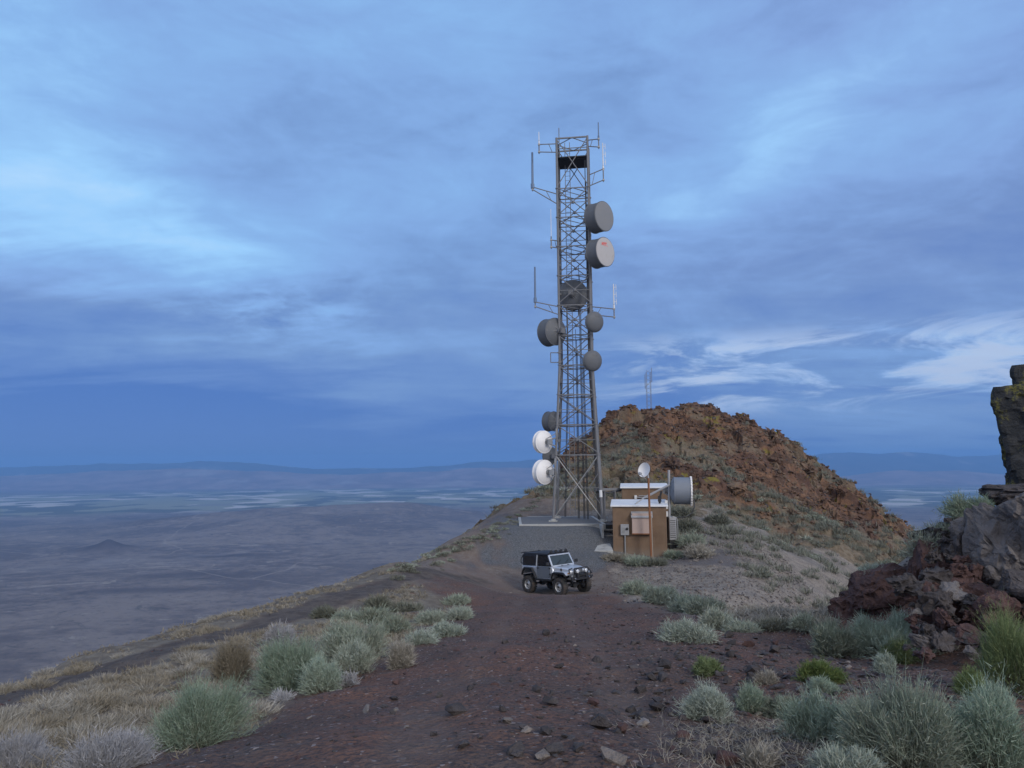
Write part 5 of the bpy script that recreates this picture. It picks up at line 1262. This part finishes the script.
BO = [  # px, py foot, Y, w, h, depth, mat, label, rz
    (1012, 590, 12.6, 66, 84, 1.2, 'stone_grey', 'big rounded grey boulder under the rock pillars', 0.2, 31),
    (968, 588, 13.2, 42, 58, 0.9, 'stone_dark', 'dark upright block left of the big grey boulder', -0.3, 32),
    (938, 626, 13.6, 62, 84, 1.0, 'stone_red', 'reddish block with pale stain at the top of the red rocks', 0.4, 33),
    (893, 632, 14.2, 86, 66, 1.4, 'stone_red', 'wide dark red rock at the foot of the outcrop', -0.2, 34),
    (858, 632, 14.6, 54, 40, 1.0, 'stone_red', 'low red rock at the left tip of the outcrop', 0.1, 35),
    (960, 645, 12.2, 80, 66, 1.3, 'stone_red', 'broad brown red rock below the dark upright block', 0.3, 36),
    (1008, 640, 11.4, 70, 52, 1.0, 'stone_red', 'brown red rock beneath the big grey boulder', -0.4, 37),
    (938, 548, 13.9, 44, 22, 0.8, 'stone_dark', 'flat dark slab leaning on the reddish block', 0.5, 38),
    (958, 534, 14.2, 40, 17, 0.7, 'stone_dark', 'upper flat dark slab of the stacked slabs', -0.3, 39),
    (984, 526, 14.0, 46, 20, 0.8, 'stone_dark', 'dark slab just under the bushes by the pillar', 0.2, 40),
    (986, 545, 13.5, 44, 24, 0.7, 'stone_grey', 'squarish grey block left of the big grey boulder', 0.7, 41),
    (1015, 508, 13.7, 56, 24, 0.9, 'stone_dark', 'dark ledge directly under the rock pillars', 0.0, 42),
    (985, 572, 12.9, 38, 34, 0.6, 'stone_grey', 'upright grey block against the big grey boulder', 0.2, 43),
    (933, 570, 13.6, 36, 26, 0.6, 'stone_grey', 'pale grey block above the reddish stained block', 0.9, 44),
    (1040, 560, 12.2, 60, 70, 1.2, 'stone_grey', 'grey boulder cut off by the right edge of the view', 0.5, 45),
    (1036, 608, 11.3, 60, 40, 0.9, 'stone_dark', 'dark boulder under the grey one at the right edge', 0.5, 46),
]
for (px, py, Y, w, h, d, m, lb, rz_, sd_) in BO: boulder(px, py, Y, w, h, d, m, lb, rz_, sd_)
for k in range(120):   # broken blocks between them and down the slope
    px = rr.uniform(905, 1030); py = rr.uniform(535, 668) if k > 12 else rr.uniform(520, 580)
    if px < 905 + (600 - py) * 0.7: px += 40
    Y = np.interp(py, [520, 560, 600, 640, 670], [14.0, 13.2, 12.2, 11.2, 10.2]) - 0.25
    s = 9 + 24 * rr.random() ** 1.6; m = rr.choice(['stone_dark', 'stone_dark', 'stone_dark', 'stone_grey', 'stone_red', 'stone_red'])
    boulder(px, py, Y, s, s * rr.uniform(.5, .9), s * Y / F * rr.uniform(.7, 1.1), m, 'angular block in the broken rock of the outcrop on the right', rr.uniform(0, 3), 60 + k, 14, (rr.uniform(-.3, .3), rr.uniform(-.3, .3)), 'broken blocks of the right outcrop')

# ------------------------------------------------------------------ crags and scree on the hill
hp = [bm_mesh(hull_rock(np.random.default_rng(300 + k), 18, 1.0, rr.uniform(.7, 1), rr.uniform(.6, 1.0), 1, 1.0), 'crag', M['stone_hill' if k % 3 else 'stone_buff']) for k in range(9)]
cnt = 0
HX = lambda n, rg: (rg.uniform(2, 42, n), rg.uniform(52, 84, n))
rg = np.random.default_rng(77); xs, ys = HX(6000, rg); hm_, _, _, _, _ = masks(xs, ys); sm = hill_soil(xs, ys)
okk = (hm_ > 0.9) & (rg.random(6000) < (1 - 0.93 * sm)) & (ys < 82)
xs, ys = xs[okk], ys[okk]; zs_ = ground_z(xs, ys)
for x, y, z in zip(xs[:180], ys[:180], zs_[:180]):
    s = 0.6 + 1.9 * rg.random() ** 2.2
    o = put_rock('crag', hp[rg.integers(9)], (x, y, z), s, 'rust brown crag standing out of the rocky hill', 'rock', 'crags on the rocky hill', 0.35, None, 0.38 * s)
hv_ = [proto(hull_rock(rg, 11, 1, .85, .7)) for _ in range(7)]
def scree(n, mat, lo, hi, label, seed, soil=False):
    rg = np.random.default_rng(seed); xs, ys = HX(n, rg); hm_, _, _, _, _ = masks(xs, ys); sm = hill_soil(xs, ys)
    k = (hm_ > 0.5) & (rg.random(n) < (0.14 + 0.86 * (1 - sm))); xs, ys = xs[k], ys[k]
    V_, F_ = scatter_mesh(np.stack([xs, ys, ground_z(xs, ys) - 0.03], 1), np.exp(rg.uniform(math.log(lo), math.log(hi), len(xs))), hv_, rg)
    tag(mesh_obj('rubble', np_mesh('rubble', V_, F_, M[mat])), label, kind='stuff')
scree(7500, 'stone_hill', 0.16, 0.7, 'rusty scree covering the hill', 201)
scree(2400, 'stone_buff', 0.15, 0.55, 'lighter orange scree on the hill', 202)
scree(1800, 'stone_dark', 0.16, 0.55, 'dark stones scattered over the hill', 203)
def tan_stones(n, seed, mat, label):
    rg = np.random.default_rng(seed); x = rg.uniform(4, 16, n); y = rg.uniform(28, 52, n); h, p, g, t, e = masks(x, y)
    k = (rg.random(n) < e * 0.8) & (h < 0.3); x, y = x[k], y[k]
    V_, F_ = scatter_mesh(np.stack([x, y, ground_z(x, y)], 1), np.exp(rg.uniform(math.log(.04), math.log(.22), len(x))), hv_, rg)
    tag(mesh_obj('rubble', np_mesh('rubble', V_, F_, M[mat])), label, kind='stuff')
tan_stones(4500, 210, 'stone_pale', 'pale stones strewn over the tan slope'); tan_stones(4000, 211, 'stone_grey', 'grey stones strewn over the tan slope')

# ================================================================== plants
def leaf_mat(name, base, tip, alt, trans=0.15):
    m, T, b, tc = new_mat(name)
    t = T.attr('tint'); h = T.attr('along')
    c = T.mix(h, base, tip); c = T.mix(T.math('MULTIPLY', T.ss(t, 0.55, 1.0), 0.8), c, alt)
    oi = T.n.new('ShaderNodeObjectInfo')
    hsv = T.node('ShaderNodeHueSaturation', {'Color': c, 'Value': T.math('MULTIPLY_ADD', oi.outputs['Random'], 0.35, 0.83), 'Saturation': T.math('MULTIPLY_ADD', oi.outputs['Random'], -0.3, 1.12)})
    T.set(b.inputs['Base Color'], hsv.outputs[0]); b.inputs['Roughness'].default_value = 0.8; b.inputs['Specular IOR Level'].default_value = 0.2
    b.inputs['Subsurface Weight'].default_value = 0.0
    return m
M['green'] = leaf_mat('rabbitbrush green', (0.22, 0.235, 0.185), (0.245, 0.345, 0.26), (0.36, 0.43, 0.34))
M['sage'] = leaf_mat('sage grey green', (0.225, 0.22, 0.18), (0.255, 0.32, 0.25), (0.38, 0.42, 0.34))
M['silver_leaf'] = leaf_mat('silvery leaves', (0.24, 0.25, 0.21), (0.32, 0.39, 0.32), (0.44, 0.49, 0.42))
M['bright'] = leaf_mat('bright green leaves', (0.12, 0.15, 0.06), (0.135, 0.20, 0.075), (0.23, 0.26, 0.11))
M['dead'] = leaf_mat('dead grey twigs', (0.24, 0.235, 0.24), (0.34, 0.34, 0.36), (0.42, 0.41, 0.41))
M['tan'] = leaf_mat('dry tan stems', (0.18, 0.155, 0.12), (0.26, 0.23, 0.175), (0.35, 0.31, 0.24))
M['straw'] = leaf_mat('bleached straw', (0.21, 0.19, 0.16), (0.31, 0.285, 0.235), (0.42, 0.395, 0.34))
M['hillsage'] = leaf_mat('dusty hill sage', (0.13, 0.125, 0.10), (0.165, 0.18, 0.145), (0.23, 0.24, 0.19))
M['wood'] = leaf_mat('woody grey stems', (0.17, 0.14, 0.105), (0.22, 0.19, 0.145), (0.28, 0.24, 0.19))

def blades(P0, D, L, W, bend, rng, nseg=3, taper=0.15):
    """curved tapering ribbons. P0 (n,3) roots, D (n,3) unit directions, L, W (n,) -> V, F, tint, along"""
    n = len(P0); t = np.linspace(0, 1, nseg + 1)
    side = np.cross(D, rng.normal(size=(n, 3))); side /= np.linalg.norm(side, axis=1)[:, None] + 1e-9
    bd = np.cross(D, side); bd *= bend[:, None]
    P = P0[:, None, :] + D[:, None, :] * (L[:, None] * t)[..., None] + bd[:, None, :] * (L[:, None] * t ** 2)[..., None]
    w = W[:, None] * (1 - (1 - taper) * t)[None]
    A = P - side[:, None] * w[..., None] / 2; B_ = P + side[:, None] * w[..., None] / 2
    V_ = np.stack([A, B_], 2).reshape(-1, 3); k = nseg + 1
    i0 = (np.arange(n) * k * 2)[:, None] + (np.arange(nseg) * 2)[None]
    F_ = np.stack([i0, i0 + 1, i0 + 3, i0 + 2], -1).reshape(-1, 4)
    return V_, F_, np.repeat(rng.random(n), k * 2), np.tile(np.repeat(t, 2), n), P
def shrub_meshes(seed, R, H, n, w, style, leafmat, woodmat, lod=0):
    """style: 'brush' upright brushy crown; 'spray' loose thin sprays; 'mound' leafy cushion; returns foliage mesh, stems mesh"""
    rng = np.random.default_rng(seed)
    nl = rng.integers(9, 15); la = rng.uniform(0, 2 * PI, nl); lq = np.sqrt(rng.random(nl)) * 0.62; lob = np.stack([np.cos(la), np.sin(la)], 1) * lq[:, None] * R; lr = rng.uniform(0.34, 0.5, nl) * R; lh = rng.uniform(0.55, 1.08, nl) * H * (1 - 0.5 * lq ** 1.5); lr *= rng.uniform(0.75, 1.25, nl); lob += rng.normal(size=2) * R * 0.12
    wl = rng.uniform(0.35, 1, nl); k = rng.choice(nl, size=n, p=wl / wl.sum())
    th = rng.uniform(0, 2 * PI, n); u = np.sqrt(rng.random(n))
    if style == 'brush': ph = np.clip(np.abs(rng.normal(0.1, 0.7, n)), 0, 1.5)
    elif style == 'spray': ph = np.clip(np.abs(rng.normal(0.25, 0.62, n)), 0, 1.5)
    else: ph = np.arccos(1 - rng.random(n) * 0.96)
    d = np.stack([np.sin(ph) * np.cos(th), np.sin(ph) * np.sin(th), np.cos(ph)], 1)
    sc = np.where(rng.random(n) < 0.05, rng.uniform(1.0, 1.28, n), rng.uniform(0.62, 1.04, n))
    tip = np.stack([lob[k, 0] + d[:, 0] * lr[k] * sc * 1.15, lob[k, 1] + d[:, 1] * lr[k] * sc * 1.15, np.maximum(0.02, d[:, 2] * lh[k] * sc)], 1)
    root = np.stack([lob[k, 0] * 0.35, lob[k, 1] * 0.35, np.zeros(n)], 1) + rng.normal(size=(n, 3)) * R * np.array([0.07, 0.07, 0.0])
    # foliage begins part way up the stem
    f0 = {'brush': 0.52, 'spray': 0.35, 'mound': 0.62}[style]
    st = root + (tip - root) * (f0 + rng.uniform(-.12, .12, n))[:, None]
    L = np.linalg.norm(tip - st, axis=1); D_ = (tip - st) / (L[:, None] + 1e-9)
    D_ = D_ + np.array([0, 0, 0.32]) + rng.normal(size=(n, 3)) * 0.28; D_ /= np.linalg.norm(D_, axis=1)[:, None]
    Vs, Fs, Ts, As = [], [], [], []; off = 0
    def push(r):
        nonlocal off
        Vs.append(r[0]); Fs.append(r[1] + off); Ts.append(r[2]); As.append(r[3]); off += len(r[0])
    r = blades(st, D_, L, np.full(n, w) * rng.uniform(.7, 1.3, n), rng.normal(0, .24, n), rng, 2 if lod else 3); push(r)
    nl_ = {0: 4, 1: 2, 2: 0}[lod]          # narrow leaves along each spray
    for q in range(nl_):
        t = rng.uniform(0.1, 0.95, n); p = st + D_ * (L * t)[:, None]
        dl = D_ * 0.9 + rng.normal(size=(n, 3)) * 0.5; dl /= np.linalg.norm(dl, axis=1)[:, None]
        push(blades(p, dl, np.full(n, max(w * 7, 0.035)) * rng.uniform(.6, 1.3, n) * (1 + 0.3 * lod), np.full(n, w * 0.85) * (1 + .3 * lod), rng.normal(0, .2, n), rng, 1))
    fol = np_mesh('foliage', np.concatenate(Vs), np.concatenate(Fs), leafmat, False, {'tint': np.concatenate(Ts), 'along': np.concatenate(As)})
    m = max(18, int(n * (0.13 if lod == 0 else 0.10))); jj = rng.integers(n, size=m)
    e = st[jj] + rng.normal(size=(m, 3)) * R * 0.04; Lw = np.linalg.norm(e - root[jj], axis=1); Dw = (e - root[jj]) / (Lw[:, None] + 1e-9)
    rw = blades(root[jj], Dw, Lw * 1.08, np.full(m, w * 1.5) * rng.uniform(.6, 1.5, m), rng.normal(0, .18, m), rng, 3, 0.35)
    wood = np_mesh('stems', rw[0], rw[1], woodmat, False, {'tint': rw[2], 'along': rw[3]})
    return fol, wood
def shrub(px, py, wpx, hpx, style, lm, label, n=1500, wm='wood', group=None, cat='shrub', name='shrub', seed=None, w=None, Y=None):
    p = hit(px, py) if Y is None else at(px, py, Y)
    n = int(n * 1.35); R = wpx * p.y / F / 2 * 1.06; H = hpx * p.y / F * 1.06
    seed = int(px * 7 + py * 13) if seed is None else seed
    lod = 0 if p.y < 12 else 1
    fol, wood = shrub_meshes(seed, R, H, int(n * 1.35), w or max(0.0048, 0.0007 * p.y), style, M[lm], M[wm], lod)
    t = thing(name, label, cat, (p.x, p.y, gz(p.x, p.y) - 0.02 if Y is None else p.z), 0, group)
    mesh_obj('foliage', fol, t); mesh_obj('stems', wood, t)
    return t
# left verge
shrub(190, 747, 116, 66, 'brush', 'green', 'big rounded green bush nearest on the left', 3600)
shrub(98, 776, 118, 50, 'spray', 'dead', 'dead silvery grey bush in the lower left corner', 1800, 'dead', name='dead_shrub')
shrub(18, 774, 90, 42, 'spray', 'dead', 'dead grey bush cut off at the left edge of the view', 1300, 'dead', name='dead_shrub')
shrub(237, 686, 50, 46, 'spray', 'tan', 'dry brown bush left of the round green one', 1500, 'tan')
shrub(298, 688, 84, 54, 'brush', 'green', 'round green bush beside the dry brown one', 3000)
shrub(322, 690, 54, 36, 'brush', 'green', 'smaller green bush in front of the round green one', 1500)
shrub(352, 664, 100, 46, 'brush', 'sage', 'wide grey green bush behind the smaller green ones', 2800)
shrub(357, 673, 52, 33, 'brush', 'sage', 'low grey green bush in front of the wide one', 1400)
shrub(400, 668, 34, 30, 'spray', 'straw', 'pale straw coloured bush at the right end of the left row', 1300, 'straw')
shrub(281, 646, 40, 22, 'spray', 'dead', 'bleached grey twiggy bush behind the round green one', 700, 'dead', name='dead_shrub')
shrub(346, 687, 30, 16, 'spray', 'dead', 'little heap of dead grey twigs below the low bush', 90, 'dead', name='dead_shrub', w=0.012)
shrub(283, 701, 32, 9, 'spray', 'dead', 'flat dead twigs lying on the gravel by the bushes', 80, 'dead', name='dead_shrub', w=0.011)
for px, py, w, h, lm, lb in [(418, 644, 40, 16, 'silver_leaf', 'low silvery shrub at the lot edge, nearest of its row'), (446, 634, 36, 14, 'silver_leaf', 'low silvery shrub behind the nearest silvery one'),
        (455, 619, 32, 13, 'sage', 'low sage shrub at the tip of the left verge'), (432, 622, 34, 13, 'sage', 'low sage shrub left of the one at the verge tip'), (395, 633, 44, 18, 'sage', 'sage shrub above the wide grey green bush'),
        (370, 622, 40, 18, 'sage', 'sage shrub in the second row of the left verge'), (408, 612, 34, 12, 'hillsage', 'dull sage shrub near the edge track'), (378, 608, 30, 12, 'hillsage', 'dull sage shrub beside the edge track, further left'),
        (348, 622, 30, 12, 'sage', 'small sage shrub at the dry grass patch'), (328, 616, 30, 10, 'hillsage', 'small dull shrub left of the dry grass patch'), (455, 605, 26, 10, 'sage', 'small sage shrub at the far end of the left verge')]:
    shrub(px, py, w, h, 'mound', lm, lb, 700)
# right side, middle distance
for px, py, w, h, lm, lb in [(643, 594, 34, 13, 'sage', 'low sage shrub nearest the car on the right'), (660, 603, 44, 19, 'sage', 'sage shrub second from the car along the right row'), (683, 611, 48, 20, 'silver_leaf', 'pale sage shrub in the middle of the right row'),
        (706, 613, 46, 20, 'sage', 'round sage shrub at the far end of the right row'), (691, 641, 54, 26, 'silver_leaf', 'wide pale shrub in front of the right row'), (714, 629, 36, 24, 'sage', 'sage shrub behind the wide pale one'),
        (742, 632, 40, 12, 'sage', 'flat shrub where the right row meets the pale grass'), (775, 630, 40, 12, 'hillsage', 'flat dull shrub at the lip of the gully'), (805, 628, 34, 15, 'sage', 'small shrub at the lip beside the red rock')]:
    shrub(px, py, w, h, 'mound', lm, lb, 1100)
for px, py, w, h, lm, lb in [(617, 560, 26, 5, 'straw', 'sparse dry tuft in front of the shelter, left one'), (634, 564, 34, 7, 'sage', 'sparse grey tuft in front of the meter box'), (655, 565, 24, 6, 'hillsage', 'sparse tuft at the foot of the rusty pole'),
        (672, 557, 20, 6, 'sage', 'small green tuft at the right corner of the shelter'), (688, 531, 34, 16, 'hillsage', 'sage shrub on the bank behind the cooling unit'), (692, 545, 36, 14, 'sage', 'sage shrub on the bank right of the cooling unit'),
        (700, 557, 36, 14, 'straw', 'dry shrub low on the bank right of the shelter'), (682, 517, 32, 12, 'hillsage', 'sage shrub under the drum dish cable'), (718, 524, 30, 12, 'hillsage', 'dull shrub higher on the bank under the hill')]:
    shrub(px, py, w, h, 'mound', lm, lb, 500)
# right foreground
for px, py, w, h, st_, lm, lb, n in [(708, 721, 50, 34, 'brush', 'silver_leaf', 'silvery green bush at the left end of the right foreground row', 1500), (752, 713, 38, 26, 'brush', 'green', 'small green bush behind the silvery one', 1000),
        (815, 742, 76, 46, 'brush', 'green', 'green bush between the straw and the large woody bush', 2400), (905, 768, 108, 84, 'spray', 'sage', 'large bush with bare woody stems near the lower right', 3400),
        (1000, 776, 96, 84, 'brush', 'green', 'big green bush in the lower right corner', 3400), (710, 673, 30, 15, 'brush', 'bright', 'small dark green tuft alone on the rubble', 700), (818, 679, 46, 20, 'brush', 'bright', 'dark green low bush among the rubble', 900),
        (826, 695, 36, 17, 'brush', 'green', 'low green bush below the dark green one', 700), (834, 657, 52, 36, 'brush', 'sage', 'grey green bush at the left of the outcrop foot', 1700), (888, 655, 84, 40, 'brush', 'green', 'wide green bush against the red rocks', 2600),
        (906, 662, 38, 20, 'brush', 'bright', 'yellow green bush in front of the wide green one', 800), (893, 673, 34, 16, 'brush', 'silver_leaf', 'small pale bush below the yellow green one', 700),
        (950, 748, 60, 46, 'brush', 'green', 'green bush wedged between the large woody bush and the corner bush', 1600), (858, 722, 56, 30, 'brush', 'silver_leaf', 'pale bush just behind the large woody bush', 1100), (785, 716, 44, 24, 'brush', 'sage', 'grey green bush behind the green one at the straw', 900), (1000, 722, 60, 34, 'brush', 'green', 'green bush between the corner bush and the bright one', 1200),
        (1016, 692, 80, 78, 'brush', 'bright', 'bright green bush at the right edge of the view', 2600), (972, 694, 46, 24, 'brush', 'bright', 'low bright green bush left of the big bright one', 900), (760, 768, 50, 30, 'spray', 'straw', 'flattened dry straw bush at the bottom of the view', 300),
        (850, 776, 70, 30, 'brush', 'sage', 'grey green bush cut off by the bottom of the view', 1300), (765, 683, 30, 14, 'spray', 'straw', 'dry straw tuft on the rubble', 300), (948, 652, 30, 22, 'spray', 'straw', 'bare straw coloured shrub against the red rock', 250)]:
    shrub(px, py, w * 1.16, h * 1.1, st_, lm, lb, int(n * 1.25), 'straw' if st_ == 'spray' else 'wood')
for px, py, Y, w, h, lm, lb in [(928, 560, 13.7, 52, 36, 'sage', 'grey green shrub growing on the left of the outcrop top'), (952, 541, 14.0, 46, 26, 'sage', 'grey green shrub behind the stacked slabs'), (976, 519, 13.7, 56, 32, 'green', 'green shrub growing below the rock pillars'), (880, 578, 14.6, 48, 18, 'silver_leaf', 'low pale shrub behind the wide dark red rock')]:
    shrub(px, py, w, h, 'mound', lm, lb, 1100, Y=Y)
# shrubs dotted over the slopes: four kinds copied about
pro = [shrub_meshes(500 + k, 0.5, 0.42, 150, 0.045, 'mound', M['hillsage' if k < 3 else 'sage'], M['wood'], 2) for k in range(5)]
def dot_shrub(k, x, y, s, label, group):
    o = mesh_obj('shrub', pro[k][0]); o.location = (x, y, gz(x, y) - 0.03); o.scale = (s, s, s * rr.uniform(.7, 1)); o.rotation_euler = (0, 0, rr.uniform(0, 6.28)); tag(o, label, 'shrub', group)
rg = np.random.default_rng(31); cnt = 0
xs, ys = rg.uniform(-2, 44, 14000), rg.uniform(36, 80, 14000); hm_, pd, _, _, ea = masks(xs, ys); sm = hill_soil(xs, ys)
keep = (((hm_ > 0.3) & (rg.random(14000) < sm * 0.9 * (0.35 + sstep(-.15, .2, fbm(xs * .2, ys * .2, 12, 3))))) | ((ea > 0.5) & (xs > 8.5) & (xs > 12 - (ys - 36) * .2) & (rg.random(14000) < 0.30))) & (np.hypot(xs - 3, ys - 48) > 7)
xs, ys = xs[keep], ys[keep]
for x, y in zip(xs[:210], ys[:210]): dot_shrub(int(rg.integers(5)), x, y, rg.uniform(0.8, 2.1), 'small dusty sage shrub on the slopes of the rocky hill', 'sage shrubs on the hill slopes')
for k in range(120):
    px = rr.uniform(395, 540); py = np.interp(px, [395, 470, 500, 540], [566, 536, 521, 495]) + abs(rr.normal(0, 7)) + 1; p = hit(px, py)
    if p.y > 75: continue
    dot_shrub(int(rr.integers(5)), p.x, p.y, rr.uniform(0.35, 0.95), 'small dull scrub along the ridge edge left of the terrace', 'scrub along the ridge edge')
# the rest, uncountable low scrub
def blade_stuff(name, x, y, nb, h, w, spread, m, label, seed, lean=0.5):
    rng = np.random.default_rng(seed); n = len(x) * nb
    z = ground_z(x, y); P0 = np.stack([np.repeat(x, nb), np.repeat(y, nb), np.repeat(z, nb)], 1)
    hs = np.repeat(h * rng.uniform(.6, 1.3, len(x)), nb); P0[:, :2] += rng.normal(size=(n, 2)) * spread * hs[:, None]
    D_ = np.stack([rng.normal(0, lean, n), rng.normal(0, lean, n), np.ones(n)], 1); D_ /= np.linalg.norm(D_, axis=1)[:, None]
    r = blades(P0, D_, hs * rng.uniform(.6, 1.2, n), np.repeat(np.broadcast_to(w, x.shape), nb), rng.normal(0, .35, n), rng, 2)
    tt = np.repeat(rng.random(len(x)), nb * 6)
    tag(mesh_obj(name, np_mesh(name, r[0], r[1], m, False, {'tint': r[2] * .5 + tt * .5, 'along': r[3]})), label, kind='stuff')
blade_stuff('undergrowth', xs[210:1700], ys[210:1700], 50, 0.36, 0.045, 0.6, M['hillsage'], 'low scrub over the earthy slopes of the hill', 41)
# dry bunch grass over the left verge and rim
rg = np.random.default_rng(43); n = 26000
r = np.exp(rg.uniform(math.log(4.5), math.log(52), n)); a = np.radians(rg.uniform(-50, 2, n)); x, y = r * np.sin(a), r * np.cos(a)
_, _, g_, t_, _ = masks(x, y); cl_ = sstep(-0.05, 0.2, fbm(x * 0.9, y * 0.9, 63, 3))
k = (rg.random(n) < g_ * (0.04 + 0.96 * cl_) * np.where(r < 15, 0.13, 0.5)) & (t_ < 0.3); x, y = x[k], y[k]; rr_ = np.hypot(x, y)
near = rr_ < 15
blade_stuff('dry_grass', x[near], y[near], 30, 0.09, 0.004 + 0.0006 * rr_[near], 0.9, M['tan'], 'tufts of dry tan bunch grass on the left verge', 44, 1.0)
far_ = ~near; blade_stuff('dry_grass', x[far_], y[far_], 16, 0.12, 0.0012 * rr_[far_], 0.9, M['tan'], 'dry pale grass along the ridge edge', 45, 1.0)
# rounded tussocks one by one
tus = []
for k in range(4):
    rng = np.random.default_rng(800 + k); n = 420; th = rng.uniform(0, 2 * PI, n); q = np.sqrt(rng.random(n)) * 0.26
    P0 = np.stack([np.cos(th) * q, np.sin(th) * q, (0.16 - q * 0.55) * rng.random(n)], 1); D_ = np.stack([np.cos(th) * q * 3.6 + rng.normal(0, .4, n), np.sin(th) * q * 3.6 + rng.normal(0, .25, n), np.ones(n) * 0.75], 1); D_ /= np.linalg.norm(D_, axis=1)[:, None]
    r = blades(P0, D_, rng.uniform(.09, .2, n), np.full(n, 0.011), rng.normal(0, .3, n), rng, 2); tus.append(np_mesh('grass_tussock', r[0], r[1], M['tan' if k % 2 else 'straw'], False, {'tint': r[2], 'along': r[3]}))
rg = np.random.default_rng(52); n = 0
while n < 215:
    px, py = rg.uniform(-20, 420), rg.uniform(585, 745); p = hit(px, py); _, _, g_, t_, _ = masks(np.array([p.x]), np.array([p.y]))
    if g_[0] < 0.8 or t_[0] > 0.2 or p.y < 6.5 or p.y > 34: continue
    o = mesh_obj('grass_tussock', tus[rg.integers(4)]); s_ = rg.uniform(0.5, 1.05); o.location = (p.x, p.y, p.z - 0.02); o.scale = (s_, s_, s_ * rg.uniform(.6, .95)); o.rotation_euler = (0, 0, rg.normal(0, .6))
    tag(o, 'rounded dry grass tussock on the slope of the left verge', 'grass tussock', 'dry tussocks on the left verge'); n += 1
# pale grass lip on the right and straw round the foreground bushes
rg = np.random.default_rng(47); pts = [hit(px, py) for px, py in zip(rg.uniform(705, 835, 260), rg.uniform(606, 626, 260))]
x = np.array([p.x for p in pts]); y = np.array([p.y for p in pts]); blade_stuff('dry_grass', x, y, 26, 0.15, 0.022, 0.6, M['straw'], 'pale dry grass on the lip above the gully', 48, 0.8)
pts = [hit(px, py) for px, py in zip(rg.normal(770, 55, 330), rg.normal(742, 20, 330))]
x = np.array([p.x for p in pts]); y = np.array([p.y for p in pts]); blade_stuff('straw', x, y, 12, 0.075, 0.0045, 0.9, M['straw'], 'flattened bleached straw around the right foreground bushes', 49, 1.8)
